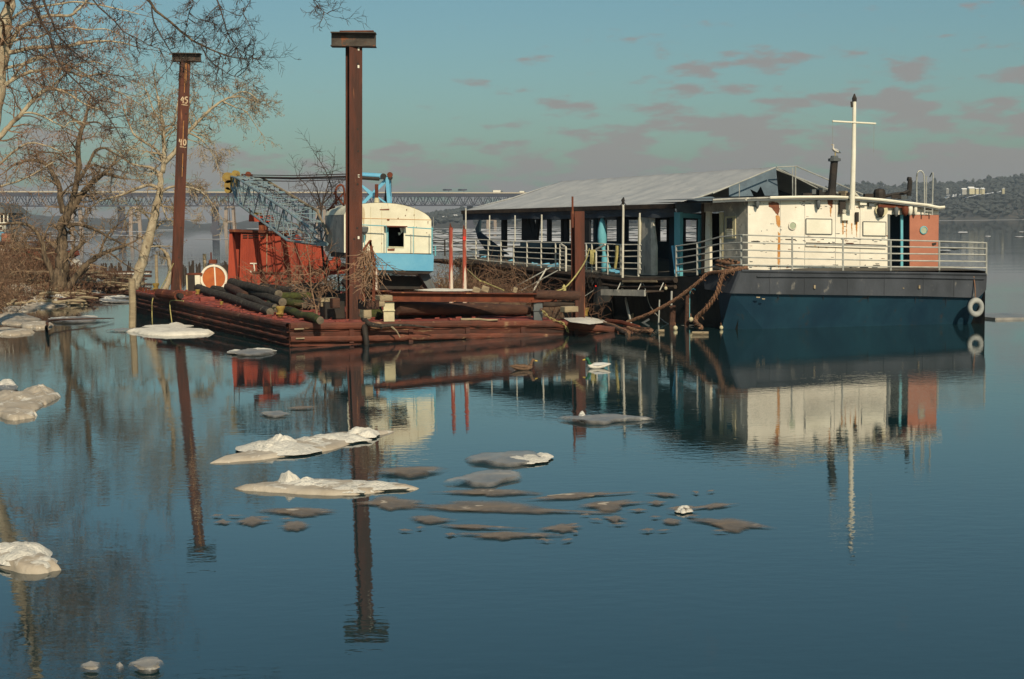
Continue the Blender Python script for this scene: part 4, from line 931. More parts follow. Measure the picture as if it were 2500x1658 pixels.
# left pile with painted footage marks
Yl=W(440,752).y
g2,o2_,x2,y2,base2,top2=pile(430,712,452,147,Yl,.38,R(24),'leaning rusty steel pile marked 45 and 40 with a beam cap')
hbeam(D(420,140,Yl-.05),D(491,141,Yl-.05),.42,.34,.028,0,'cap_beam',pilegrey,g2)
def strokes(par,org,xa,za,sz,glyphs,m,wd=.045,nm='painted_mark',ny=None):
    for pts in glyphs:
        b=MB()
        for (a0,b0),(a1,b1) in zip(pts,pts[1:]):
            p=org+xa*(a0*sz)+za*(b0*sz); q_=org+xa*(a1*sz)+za*(b1*sz); b.bar(p,q_,wd,.008,up=ny)
        b.build(nm,m,par)
G4=[[(.32,1),(.0,.45),(.45,.5)],[(.4,.85),(.36,.0)]]; G5=[[(.45,1),(.1,.98),(.05,.6),(.32,.62),(.42,.35),(.3,.08),(.0,.05)]]; G0=[[(.22,1),(.42,.75),(.42,.3),(.22,.02),(.04,.3),(.06,.75),(.22,1)]]
G4b=[[(.05,1),(.02,.55),(.3,.55)],[(.34,1),(.3,.0)]]
ax2=(top2-base2).normalized(); ff=lambda f,dx: base2+(top2-base2)*f+x2*dx-y2*.198
fm=lambda py:(712-py)/(712-147)
paintold=mat('old_white_paint',(.62,.50,.34),(.40,.24,.14),14,.9,.1)
for (py,gl) in ((252,(G4,G5)),(354,(G4b,G0))):
    strokes(g2,ff(fm(py),-.15),x2,ax2,.26,gl[0],paintold,ny=-y2); strokes(g2,ff(fm(py),.01),x2,ax2,.26,gl[1],paintold,ny=-y2)
    strokes(g2,ff(fm(py)-.006,-.12),x2,ax2,1,[[(0,0),(.26,-.01)]],paintold,.03,ny=-y2)
hs=MB(); M=Matrix((x2,ax2,-y2)).transposed()
for f,dx in ((.77,.08),(.63,.08),(.93,.09),(.54,.05),(.28,.06),(.15,.02)): hs.lathe(ff(f,dx),[(.03,0),(.03,.006)],10,rot=M)
hs.build('bolt_hole',black,g2)
for dx,f0,f1 in ((-.02,.86,.99),(.03,.9,1.0),(.0,.66,.74),(.02,.50,.6)):
    MB().bar(ff(f0,dx),ff(f1,dx),.018,.004,up=-y2).build('rust_streak',rustst,g2)
# third pile
Y3=W(1412,793).y
g3,o3,x3,y3,b3,t3=pile(1412,780,1410,516,Y3,.34,R(20),'shorter rusty steel pile in front of the ferry dining deck')
MB().box(D(1398,518,Y3-.2),(.06,.02,1.0),.3).build('lifting_plate',rust,g3)
# ------------------------------------------------------------------ pipes, timbers and beams at the barge front
def log(p,q_,r0,r1,m,label,nm='log',cat='log',moss=None):
    p=Vector(p);q_=Vector(q_); n=10; k=9; vs=[]; ax=(q_-p).normalized(); x=ax.cross(Vector((0,0,1))).normalized(); y=x.cross(ax); sd_=rnd.random()*50
    for i in range(k):
        s=i/(k-1); c=p*(1-s)+q_*s+Vector((0,0,noise.noise(Vector((s*3+sd_,0,0)))*.05))
        rr=(r0*(1-s)+r1*s)*(.93 if i in(0,k-1) else 1)
        for a in range(n):
            t=2*math.pi*a/n; w_=rr*(1+.13*noise.noise(Vector((math.cos(t)*1.5+sd_,math.sin(t)*1.5,s*5)))); vs.append(c+(x*math.cos(t)+y*math.sin(t))*w_)
    b=MB(); b.add(vs,[(i*n+a,i*n+(a+1)%n,(i+1)*n+(a+1)%n,(i+1)*n+a) for i in range(k-1) for a in range(n)])
    t=thing(nm,p,label,cat); b.build('bark',m,t,smooth=True)
    for e,d in ((0,-1),(k-1,1)):
        rg=vs[e*n:(e+1)*n]; c=sum(rg,Vector())/n+ax*d*.03
        bb=MB(); bb.add(rg+[c],[(a,(a+1)%n,n) for a in range(n)]); bb.build('cut_end',logend if m not in(brownlog,) else m,t)
    return t
def lg(x0,y0,x1,y1,rpx,m,label,h0=0,h1=0):
    a=dk(x0,y0,0); c=dk(x1,y1,0); r0=rpx/F*a.y; r1=rpx/F*c.y
    p=dk(x0,y0,r0+h0); q_=dk(x1,y1,r1+h1); return log(p,q_,r0,r1,m,label)
lg(484,703,660,762,10,logm,'long grey barked log lying nearest the camera on the barge deck')
lg(565,689,680,718,9,logm,'dark log at the top of the stack with its end by the red deckhouse',.35,.30)
lg(556,700,598,720,9,brownlog,'short brown log stub leaning under the top of the stack',.2,.1)
lg(600,708,690,738,10,logm,'black log second layer of the stack, pale end facing left',.15,.1)
lg(520,706,640,728,8,logm,'thin dark log lying behind the long grey log',.05,.05)
lg(585,722,672,752,9,logm,'black log wedged behind the middle of the long grey log',.05,.0)
lg(676,724,760,722,8,logmoss,'flat green mossy log lying across the stack',.22,.22)
lg(690,735,745,745,9,logmoss,'short rounded mossy log with a bright green top',.12,.05)
lg(700,757,782,782,10,logmoss,'mossy log nearest the yellow bollard with its end by the sapling')
lg(722,744,765,750,8,logm,'grey brown log end behind the mossy ones beside the sapling',.02,.0)
lg(745,735,800,742,8,logm,'dark log lying behind the bare sapling',.1,.1)
lg(640,700,745,715,8,logm,'long dark log at the back of the stack with white lichen',.25,.2)
lg(655,742,676,760,7,logmoss,'small log stub between the long grey log and the yellow bollard')
# cribbing blocks behind and right of the near pile
def block(px,py,w_,d_,h_,m,label,h=0.0,rz=None,nm='timber_block',cat='timber'):
    c=dk(px,py,h); t=MB().box(c+Vector((0,0,h_/2)),(w_,d_,h_),math.atan2(NB.y,NB.x) if rz is None else rz).build(nm,m,loc=c)
    bv=t.modifiers.new('edge','BEVEL'); bv.width=.015; return tag(t,label,cat)
block(800,748,.5,.35,.25,timber,'pale split timber block left of the tall pile on the crib',.35)
block(818,752,.22,.3,.28,brownlog,'small square brown timber end against the tall pile',.36)
block(795,760,.6,.5,.35,darkwood,'dark timber crib block under the pale split one')
block(812,778,.6,.5,.5,black,'black block in the shade left of the foot of the tall pile')
block(893,776,.22,.35,.3,timber,'upper squared grey timber of the crib right of the tall pile',.28)
block(891,780,.24,.35,.27,timber,'lower squared grey timber of the crib right of the tall pile')
block(900,755,.40,.5,.24,brownlog,'round ended dark timber on the crib right of the tall pile',.62)
block(937,735,.34,.4,.15,timber,'pale cracked timber wedge under the left end of the rusty beam',.80)
block(925,748,.2,.4,.14,timber,'thin pale timber below the cracked wedge',.6)
# mossy stump
m0=dk(915,778,.0); tag(MB().lathe(m0,[(.24,-.02),(.26,.15),(.2,.32),(.1,.5),(.03,.6)],9).build('mossy_stump',logmoss,loc=m0,smooth=True),'bright green mossy stump between the crib and the cream post','stump')
# cream painted post stubs that carry the beam
def stub(px,py,w_,h_,label,m=creampost):
    c=dk(px,py,0); t=thing('beam_support',c,label,'support'); rz=.1
    MB().box(c+Vector((0,0,h_/2)),(w_,w_,h_),rz).build('post',m,t); MB().box(c+Vector((0,-.02,h_*.55)),(w_+.04,w_+.04,.03),rz).build('flange',m,t)
    MB().box(c+Vector((0,0,h_+.03)),(w_*1.5,w_*1.5,.06),rz).build('cap_plate',rust,t)
stub(950,784,.30,.56,'cream painted steel stub under the left end of the rusty beams')
stub(1313,782,.26,.55,'grey weathered stub under the right end of the rusty beams',hullgrey)
# rusty I beams
def pipe(px,pt,pb,Y,label,red=None):
    a=D(px,pt,Y);b_=D(px,pb,Y); t=thing('pipe_post',b_,label,'post')
    pipe_m=mat('pipe_red_white_%d'%px,(.36,.07,.04),(.22,.05,.035),2.5,.7,.3,(3,3,.5),(.55,.47,.38),.50,.05,1.6,(5,5,.45))
    b=MB(); b.tube([a,a*.5+b_*.5,b_-Vector((0,0,.6))],[.065,.065,.07],10); b.build('pipe',pipe_m,t)
    MB().prism([a+Vector((-.06,-.02,-.06)),a+Vector((.06,-.02,-.06)),a+Vector((-.03,-.02,.16))],(0,.05,0)).build('torn_rim',rust,t)
    if red: MB().box(D(px,582,Y)+Vector((0,-.07,0)),(.09,.02,.12)).build('red_patch',redm,t)
def beam(px0,py0,px1,py1,Yo,w_,d_,m,label):
    a=D(px0,py0,Yo[0]);c=D(px1,py1,Yo[1]); o,_,_=hbeam(a,c,w_,d_,.03,0,'steel_beam',m,None,loc=a); return tag(o,label,'steel beam')
yb0=dk(950,784).y; yb1=dk(1313,782).y
beam(948,724,1305,727,(yb0+.05,yb1-.05),.34,.27,rust,'long rusty I beam lying along the front of the barge')
beam(908,717,955,718,(yb0+.5,yb0+.45),.3,.2,rust,'short end of a second rusty beam behind the long one at its left')
beam(1305,730,1360,732,(yb1+1.0,yb1+1.1),.3,.24,rust,'rusty beam end sticking out behind the rounded timber at right')
pipe(1101,556,716,yb1+2.4,'rusty white pipe post with a torn pointed top, left of the pair')
pipe(1134,560,716,yb1+2.5,'red and white pipe post with a bright red patch, right of the pair',True)
pipe(917,655,712,yb1+2.2,'short red and white pipe post just right of the tall pile')
ya=yb0+.1
log(D(968,752,ya+.25),D(1290,758,dk(1290,775).y+.2),.20,.17,brownlog,'long brown round timber lying under the rusty I beam','log')
log(D(968,765,ya+.9),D(1290,772,dk(1290,775).y+.8),.16,.15,darkwood,'dark timber in the shade behind the long brown one','log')
log(D(1306,720,yb1-.1),D(1412,722,yb1+.6),.14,.15,brownlog,'rounded brown timber lying at the right end of the rusty beam','log')
log(D(1300,744,yb1-.05),D(1400,741,yb1+.7),.09,.08,darkwood,'thin dark timber under the rounded one at right','log')
block(1390,762,.42,.3,.16,timber,'pale squared timber end under the rounded timber at right',.42)
block(1370,772,.55,.4,.35,rust,'rusty steel box below the right hand timbers')
log(dk(1125,779,.05),dk(1215,781,.04),.04,.025,timber,'pale broken branch lying on the deck edge under the beam','branch','branch')
# driftwood branch over the front edge
br=[dk(882,775,.05)+oF*.1,V(900,790,A+oF*.25,NB),V(928,796,A+oF*.35,NB),V(958,794,A+oF*.4,NB),V(1010,795,A+oF*.4,NB),V(1058,801,A+oF*.45,NB)]
t=thing('driftwood_branch',br[0],'grey driftwood branch hooked over the barge front beside the tall pile','branch')
P=curve_pts(br,4); MB().tube(P,[.085-.068*i/(len(P)-1) for i in range(len(P))],7).build('limb',logm,t,smooth=True)
P=[V(952,794,A+oF*.4,NB),V(968,808,A+oF*.42,NB),V(977,824,A+oF*.45,NB)]; MB().tube(P,[.03,.02,.014],5).build('twig',timber,t)
MB().tube([V(930,796,A+oF*.35,NB),V(931,806,A+oF*.35,NB)],[.04,.01],5).build('twig',logm,t)
MB().tube([dk(886,780,.02)+oF*.12,V(890,800,A+oF*.2,NB),V(894,830,A+oF*.25,NB),V(896,850,A+oF*.28,NB)+Vector((0,0,-.2))],[.09,.085,.08,.08],8).build('black_tube',black,t,smooth=True)  # black tube running down the barge front below the branch
# yellow bollards
def bollard(px,py,s_,label,m=yellowp):
    c=dk(px,py,0); t=thing('bollard',c,label,'bollard')
    MB().lathe(c,[(.09*s_,0),(.085*s_,.12*s_),(.10*s_,.2*s_),(.13*s_,.26*s_),(.14*s_,.3*s_),(.13*s_,.33*s_)],12).build('post',m,t,smooth=True)
    MB().lathe(c,[(.15*s_,0),(.15*s_,.03)],12).build('base',rust,t)
    MB().tube([c+Vector((-.1*s_,-.1*s_,.12*s_)),c+Vector((.1*s_,-.12*s_,.10*s_))],.03*s_,6).build('horn',m,t)
bollard(685,775,1.0,'yellow mushroom bollard between the mossy log and the long grey log')
bollard(381,712,1.0,'yellow bollard at the left end of the barge beside the rusty drum')
bollard(483,722,.7,'small yellow topped post at the left end of the grey log')
bollard(1428,778,1.15,'yellow bollard at the sinking right end of the barge')
bollard(541,747,.45,'little yellow peg standing in front of the grey log')
# rusty cross pipe in front of the left pile
c0=dk(388,716,.16);c1=dk(436,722,.16); t=thing('rusty_drum',c0,'short rusty pipe lying across the deck at the foot of the left pile','pipe')
MB().tube([c0,c1],.17,12).build('shell',rust,t,smooth=False); 
b=MB(); b.tube([c1,c1+(c1-c0).normalized()*.25],.10,10); b.build('dark_bore',black,t)
block(455,722,.4,.3,.16,rust,'low rusty plate box right of the left pile foot'); block(505,735,.5,.3,.14,deckrust,'flat rusty hatch coaming under the grey log')
block(412,722,.16,.16,.22,rust,'little rusty lug in front of the rusty pipe')
# winch wheel and its housing
wc=D(523,679,dk(523,712).y+.3); wt=thing('winch_wheel',wc,'orange brown winch wheel with a white rim standing behind the logs','winch')
M=Matrix.Rotation(R(90),3,'X'); rw=33/F*wc.y
MB().lathe(wc,[(rw*.86,-.06),(rw*.86,.06)],32,rot=M).build('wheel_disc',orange,wt)
MB().lathe(wc,[(rw*.84,-.1),(rw,-.1),(rw,.1),(rw*.86,.1),(rw*.86,.08),(rw*.84,.08)],32,rot=M,cap=False).build('rim',whitep,wt)
MB().bar(wc+Vector((.06,-.07,-rw*.85)),wc+Vector((.04,-.07,rw*.85)),.05,.02,up=(0,1,0)).build('spoke_stripe',whitep,wt)
MB().tube([wc+Vector((.04,-.05,rw*.8)),wc+Vector((-.02,-.02,rw*1.35))],.05,6).build('crank',whitep,wt)
MB().box(wc+Vector((-.02,0,rw*1.22)),(.28,.25,.16)).build('bracket',rust,wt)
MB().tube([wc+Vector((-.1,0,rw*1.3)),wc+Vector((-.1,0,rw*1.9))],.03,6).build('spindle',rust,wt)
hc=D(474,714,wc.y); 
MB().box(hc+Vector((-.06,0,.35)),(.26,.4,.7)).build('gear_case',black,wt); MB().box(hc+Vector((.20,-.05,.35)),(.2,.4,.68)).build('side_plate',cabwhite,wt)
MB().box(hc+Vector((.08,0,.74)),(.6,.42,.07)).build('case_top',rust,wt); MB().box(hc+Vector((-.22,-.05,.35)),(.05,.42,.7)).build('side_strip',creampost,wt)
# yellow ropes over the left side
rope('rope_yellow',[D(445,580,Yl+1),D(425,640,Yl),dk(395,700,.3),dk(385,712,.1),V(373,730,B+oL*.12,UB),V(371,760,B+oL*.15,UB),V(372,790,B+oL*.2,UB)],.018,ropey,'yellow rope running from high behind the pile down over the barge side')
rope('rope_yellow',[dk(448,735,.05),V(418,734,B+oL*.1,UB),V(415,748,B+oL*.14,UB),V(420,790,B+oL*.2,UB)],.018,ropey,'yellow rope loop hanging over the barge side next to the left pile')
rope('rope_yellow',[D(1345,713,yb1+.3),D(1382,700,yb1+1),D(1425,645,Y3-1),sd(1457,607,.3)],.022,ropey,'taut yellow line rising right from the beams to the ferry railing')
rope('rope_yellow',[side(1138,638)-NV*.3,D(1162,678,yb1+3),D(1185,690,yb1+2),D(1230,709,yb1+1)],.02,ropey,'yellow line sloping from the ferry stern down behind the beams')
kn=D(1377,703,yb1+.9); tag(MB().lathe(kn,[(.02,-.14),(.07,-.08),(.06,.03),(.02,.1)],8).build('rope_knot',ropey,loc=kn),'hanging knot on the taut yellow line above the rounded timber','rope')
# chain draped from the beam over the side
cp=curve_pts([D(1322,756,yb1-.25),V(1345,778,A+oF*.1,NB),V(1375,790,A+oF*.14,NB),V(1388,812,A+oF*.16,NB)],8)
cpo=thing('chain',cp[0],'rusty chain draped from the beam support over the barge front','chain')
for i,p in enumerate(cp):
    q_=cp[min(i+1,len(cp)-1)]; d=(q_-p); d=d.normalized() if d.length>1e-6 else Vector((0,0,-1)); sx=d.cross(Vector((0,1,0))).normalized()
    if i%2: sx=d.cross(sx).normalized()
    MB().tube([p+d*.05*math.cos(t)+sx*.03*math.sin(t) for t in np.linspace(0,2*math.pi,9)],.010,4).build('link',ropey if i%3 else rust,cpo)
# white tarp and wet rope at the right end, timbers lying on the sunken corner
b=MB(); vs=[]; px_=[(1372,775),(1410,770),(1450,776),(1492,786),(1440,792),(1392,786)]
ring=[dk(x,y,.06) for x,y in px_]; c=dk(1430,781,.16); b.add(ring+[c],[(i,(i+1)%6,6) for i in range(6)]); tag(b.build('tarpaulin',icewhite,loc=ring[0]),'white sheet lying crumpled on the sinking right end of the barge','sheet')
for i,(a,c,rr,m,lab) in enumerate([((1462,787),(1535,812),.06,ropem,'thick wet rope end crossing the low corner of the barge'),((1480,783),(1560,800),.07,rust,'rusty pipe along the low right edge of the barge'),((1470,790),(1530,816),.05,darkwood,'dark pole slanting off the low corner into the water')]):
    p=W(*a,.12+bz(W(*a)) if bz(W(*a))>0 else .12);q_=W(*c,.04); tag(MB().tube([p,p*.5+q_*.5+Vector((0,0,.05)),q_],rr,7).build(['wet_rope','rusty_pipe','pole'][i],m,loc=p),lab,['rope','pipe','pole'][i])
# pale boards behind the pipe posts
for i,(x,y,lab) in enumerate([(1163,708,'pale block leaning left of two behind the right pipe post'),(1185,705,'pale block leaning right of two behind the right pipe post'),(1258,708,'small weathered block behind the middle of the rusty beam')]):
    c=D(x,y,yb1+1.6); o=MB().box(c,(.22,.2,.16) if i<2 else (.12,.12,.16),.3,rot=Matrix.Rotation(.35,3,'Y')).build('timber_block',timber,loc=c); tag(o,lab,'timber')
# snow lying behind the beams
b=MB(); c=D(1075,706,yb1+2.2)
ring=[D(x,y,yb1+2.2+dy) for x,y,dy in ((1010,708,0),(1060,704,.2),(1130,705,.3),(1180,708,.1),(1130,711,-.3),(1060,711,-.3))]; b.add(ring+[c],[(i,(i+1)%6,6) for i in range(6)]); tag(b.build('snow_patch',icewhite,loc=c),'thin strip of snow lying behind the rusty beam','snow')
# ------------------------------------------------------------------ crane
Yc=W(960,796).y
crane=thing('crane',(D(950,640,Yc).x,Yc,0),'old lattice boom crane with a rusty white cab and blue skirt','crane')
CD=Vector((.953,.302,0)); CB_=Vector((-.302,.953,0)); C1=D(1053,600,Yc)
def ck(px,py,off=0.0): return V(px,py,C1-CB_*off,CD)
arch=[(840,525),(846,512),(860,503),(881,498.5),(903,496),(924,495),(945,496),(965,497.5),(985,501),(1004,506),(1022,513),(1037,521),(1047,529),(1053,538)]
WX0,WX1,WY0,WY1=947,986,554,604
# front wall built round the window opening
b=MB(); T=CB_*.05
b.prism([ck(x,y) for x,y in arch]+[ck(1053,WY0),ck(840,WY0)],T)
b.prism([ck(x,y) for x,y in((840,WY0),(WX0,WY0),(WX0,WY1),(840,WY1))],T); b.prism([ck(x,y) for x,y in((WX1,WY0),(1053,WY0),(1053,WY1),(WX1,WY1))],T)
b.prism([ck(x,y) for x,y in((840,WY1),(1053,WY1),(1053,619),(840,617))],T)
cw=b.build('cab_front',cabwhite,crane)
b=MB(); dep=CB_*3.4; tp_=[ck(x,y) for x,y in arch]; n=len(tp_)
b.add([p+Vector((0,0,.012)) for p in tp_]+[p+dep+Vector((0,0,.012)) for p in tp_],[(i,i+1,n+i+1,n+i) for i in range(n-1)]); b.build('cab_roof',cabwhite,crane,smooth=True)
l0=ck(840,525);l1=ck(840,617); b=MB(); b.add([l0,l0+dep,l1+dep,l1],[(0,1,2,3)]); b.build('cab_side',housegrey,crane)  # left side greyer than the white front: its shade is put into the colour
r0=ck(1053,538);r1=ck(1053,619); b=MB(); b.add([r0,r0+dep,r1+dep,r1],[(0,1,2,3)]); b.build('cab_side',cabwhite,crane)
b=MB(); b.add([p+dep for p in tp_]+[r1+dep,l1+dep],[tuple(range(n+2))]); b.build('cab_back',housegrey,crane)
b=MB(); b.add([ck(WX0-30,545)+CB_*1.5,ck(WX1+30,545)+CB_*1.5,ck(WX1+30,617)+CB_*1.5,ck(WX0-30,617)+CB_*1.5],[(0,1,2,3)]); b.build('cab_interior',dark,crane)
wn=MB().bar(ck(WX0,WY0,.02),ck(WX0,WY1,.02),.035).build('cab_window',tealp,crane)
MB().prism([ck(x,y,.30) for x,y in((942,551),(994,552),(996,555),(942,554))],CB_*.3).build('window_hood',rust,wn)
MB().bar(ck(944,551,.04),ck(992,552.5,.04),.03).build('hood_lip',whitep,wn)
MB().prism([ck(x,y,-.1) for x,y in((976,556),(986,556),(984,566),(980,570),(978,562))],CB_*.02).build('broken_pane',whitep,wn)
MB().prism([ck(x,y,-.12) for x,y in((972,568),(978,568),(978,572),(974,575))],CB_*.02).build('glass_shard',whitep,wn)
MB().bar(ck(947,603,.0),ck(986,604,.0),.04).build('sill',creampost,wn)
# seam, rust spots
MB().bar(ck(845,532,.005),ck(1053,537,.005),.014).build('body_seam',rustst,cw)
for x in (905,932,1012): MB().bar(ck(x,505,.004),ck(x,616,.004),.010).build('body_seam',creampost,cw)
for x,y,w_,h_ in ((939,512,24,2.5),(948,537,7,4),(972,534,3,3),(993,513,3,3),(990,527,2.5,3),(1011,526,2.5,3),(955,610,18,5),(1017,555,2,2),(932,596,2,6),(1042,569,2,3),(1045,545,2,8)):
    MB().prism([ck(x-w_/2,y-h_/2,.012),ck(x+w_/2,y-h_/2-1,.012),ck(x+w_/2-1,y+h_/2,.012),ck(x-w_/2+1,y+h_/2,.012)],CB_*.008).build('rust_spot',rustdk if w_>5 else rust,cw)
# grab rail standing off the wall
gr=MB().tube([ck(882,549,.4),ck(943,552,.4)],.018,6).build('grab_rail',tealp,crane)
MB().tube([ck(995,555,.4),ck(1058,559,.4)],.018,6).build('rail',tealp,gr)
for x in (943,1009,1054,890): MB().tube([ck(x,553,.4),ck(x,620,.4)],.014,6).build('post',tealp,gr)
MB().tube([ck(1058,556,.1),ck(1058,530,.1)],.008,5).build('aerial',railm,crane)
# headlamp
hl=MB().tube([ck(889,570,.35),ck(889,560,.35)],.02,6).build('work_lamp',railm,crane); hc_=ck(889,558,.4)
MB().lathe(hc_,[(.03,-.2),(.12,-.1),(.14,.02),(.12,.06),(.02,.07)],10).build('lamp_shade',hullgrey,hl)
# blue counterweight skirt
sk_=MB().prism([ck(x,y,.42) for x,y in((914,618),(1059,622),(1058,662),(914,659))],CB_*.5).build('skirt_panel',bluep,crane)
MB().prism([ck(x,y,.38) for x,y in((905,659),(1058,662),(1046,669),(925,666))],CB_*.5).build('skirt_underside',black,crane)
MB().prism([ck(x,y,.3) for x,y in((891,642),(915,642),(915,660),(891,660))],CB_*.2).build('small_panel',bluep,crane)
MB().prism([ck(x,y,.1) for x,y in((842,617),(1053,619),(1053,630),(842,630))],CB_*2.5).build('turntable_frame',black,crane)
MB().prism([ck(x,y,0) for x,y in((1022,668),(1046,664),(1064,704),(1046,706))],CB_*.6).build('track_guard',hullgrey,crane)
MB().prism([ck(x,y,-.2) for x,y in((955,666),(1030,669),(1030,673),(985,672))],CB_*.3).build('track_edge',railw,crane)
for off in(.3,2.3):
    b=MB(); b.prism([ck(x,y,-off) for x,y in((850,672),(1020,675),(1035,690),(1020,706),(850,706),(838,690))],CB_*.5); b.build('crawler_track',black,crane)
# exhaust, rear gantry
MB().tube([ck(919.5,497,-.4),ck(919.5,483,-.4)],[.09,.07],8).build('exhaust_base',creampost,crane)
MB().tube([ck(919.5,486,-.4),ck(919.5,450,-.4)],.058,10).build('exhaust_pipe',rust,crane)
gp=lambda x,y,o_=-.8: ck(x,y,o_)
gt=MB().bar(gp(945,432),gp(950,498),.11).build('gantry',bluep,crane)
for p,q_,w_ in (((952,430),(955,498),.05),((881,451),(914,484),.07),((944,438),(883,499),.10),((881,451),(945,498),.05),((936,432),(947,432),.1)): MB().bar(gp(*p,-.9),gp(*q_,-.9),w_).build('strut',bluep,gt)
MB().prism([gp(x,y,-1.3) for x,y in((938,496),(942,455),(944,496))],CB_*.05).build('strut',black,gt)
MB().tube([gp(881,428,-1),gp(932,431,-1)],.10,10).build('gantry_roller',bluep,gt)
MB().tube([gp(881,434,-.9),gp(926,437,-.9)],.06,8).build('gantry_pipe',black,gt)
def sheave(c,r_,par,m=yellowp,nm='sheave',tk=.06,ax=Vector((0,1,0))):
    M=Vector((0,0,1)).rotation_difference(ax).to_matrix(); MB().lathe(c,[(r_*.3,-tk),(r_,-tk),(r_*.82,0),(r_,tk),(r_*.3,tk)],16,rot=M).build(nm,m,par)
sheave(gp(936,431,-.75),.10,gt,black); sheave(gp(952,427,-.75),.09,gt,rust); sheave(gp(953,434,-.75),.07,gt,black)
MB().tube([gp(955,428,-.7),gp(956,470,-.7)],.008,4).build('cable',wire,gt)
fr=MB().tube(curve_pts([gp(821,500,-1.6),gp(820,465,-1.6),gp(826,454,-1.6),gp(834,452,-1.6),gp(840,462,-1.6),gp(842,500,-1.6)],3),.035,6).build('rusty_hoop',rust,crane)
for p,q_ in (((798,513),(818,505)),((800,515),(840,470)),((815,470),(850,515))): MB().bar(gp(*p,-1.8),gp(*q_,-1.8),.05).build('strut',rust,fr)
# boom
Yt=W(566,736).y
Bb=D(786,583,Yc+1.0); Bt=D(574,441,Yt-.5)
ax=(Bt-Bb).normalized(); sx=ax.cross(Vector((0,0,1))).normalized(); sy=sx.cross(ax).normalized()
if sy.z<0: sy=-sy
Lb=(Bt-Bb).length
def bp(s,i,j):
    w_=.52*min(1,.35+s/.18*.65, .35+(1-s)/.22*.65); return Bb+ax*(Lb*s)+sx*(i*w_)+sy*(j*w_)
bm=MB().bar(bp(0,-1,-1),bp(0,1,-1),.12).build('boom',boomm,crane)
for i,j in ((-1,-1),(1,-1),(1,1),(-1,1)):
    MB().tube([bp(s,i,j) for s in (0,.18,.5,.78,1)],.05,6).build('boom_chord',boomm if j<0 else (timber if i>0 else boomm),bm)
nb=14
for k in range(nb):
    s0=.02+.96*k/nb; s1=.02+.96*(k+1)/nb
    b=MB(); f=1 if k%2 else -1
    for (i0,j0,i1,j1) in ((-1,-1,1,-1),(1,-1,1,1),(1,1,-1,1),(-1,1,-1,-1)):
        if f>0: b.tube([bp(s0,i0,j0),bp(s1,i1,j1)],.022,5,False)
        else: b.tube([bp(s0,i1,j1),bp(s1,i0,j0)],.022,5,False)
        b.tube([bp(s0,i0,j0),bp(s0,i1,j1)],.018,5,False)
    b.build('lacing_bay',boomm,bm)
hd=MB().box(Bt+ax*.1,(.35,.6,.55),0).build('boom_head',yellowp,bm)
for dx,dz,r_ in ((-.28,.12,.24),(-.22,-.2,.22),(.05,.30,.14),(-.3,-.42,.13)): 
    for dy in(-.2,.15): sheave(Bt+Vector((dx,dy,dz)),r_,bm)
MB().tube([Bt+Vector((.3,0,.25)),Bt+Vector((.8,-.2,.22))],.05,6).build('head_rod',rust,bm); sheave(Bt+Vector((.62,-.2,.26)),.12,bm,rust)
ends=[gp(884,y,-1.0) for y in (424,430,434,437)]
for k,(y0,e) in enumerate(zip((427,432,434,441),ends)):
    a=D(590,y0,Yt-.6); md=(a+e)/2+Vector((0,0,-.05)); MB().tube([a,md,e],.018 if k!=1 else .03,5).build('pendant_cable',wire,crane)
for dx in (-.32,-.1):
    a=Bt+Vector((dx,-.1,-.4)); MB().tube([a,Vector((a.x+.15,a.y,1.6))],.014,4).build('hoist_cable',wire,crane)
for k in range(7):
    s=.25+.1*k; a=bp(s,0,1.0)+Vector((0,0,.05)); MB().bar(a-ax*.2,a+ax*.5,.035).build('boom_cable_guide',boomm,bm)
b=MB(); r=random.Random(2)
for k in range(3): b.tube([bp(0,.2*k-.2,1.2),bp(.5,.2*k-.2,1.3)+Vector((0,0,-.1)),bp(1,.1*k,.9)],.014,4)
b.build('boom_cable',wire,bm)
# ------------------------------------------------------------------ red deckhouse
Yd=51.5*S
red=thing('red_deckhouse',D(600,700,Yd),'red ribbed steel deckhouse with a white letter J painted on its door','deckhouse')
rp=lambda x,y,o_=0.0: D(x,y,Yd-o_)
b=MB(); b.prism([rp(x,y) for x,y in((560,562),(566,562),(578,700),(556,700))],(0,.5,0)); b.build('left_panel',redpaint,red)
b=MB(); b.prism([rp(x,y,-.9) for x,y in((560,562),(592,564),(590,700),(560,700))],(0,.08,0)); b.build('recess_back',redpaint,red)
MB().prism([rp(x,y,.12) for x,y in((559,560),(652,564),(722,566),(722,571),(652,569),(559,566))],(0,1.8,0)).build('roof_edge',rust,red)
pnl=MB().prism([rp(x,y) for x,y in((588,566),(652,568),(652,700),(584,700))],(0,.10,0)).build('door_panel',redpaint,red)
for k in range(12):
    x=591+k*5.1; MB().bar(rp(x,584,.02),rp(x-(1.2 if k<6 else 0),698,.02),.035,.05).build('rib',redpaint,pnl)
for yy in (569,574.5,580):
    for k in range(4): MB().bar(rp(593+k*14,yy,.03),rp(604+k*14,yy,.03),.05,.03).build('louvre',black,pnl)
MB().bar(rp(652,570,.05),rp(651,690,.05),.03).build('door_edge',timber,pnl)
strokes(red,rp(613,664,.06),Vector((1,0,0)),Vector((0,0,1)),.34,[[(-.1,1),(.7,.98)],[(.35,.98),(.42,.2),(.25,-.05),(.0,.0),(-.1,.2)]],whitep,.045,'painted_letter',Vector((0,-1,0)))
wing=MB().prism([rp(x,y,-.05) for x,y in((652,568),(719,569),(735,586),(781,602),(800,640),(842,650),(842,668),(800,672),(780,690),(652,700))],(0,.6,0)).build('wing_wall',redpaint,red)
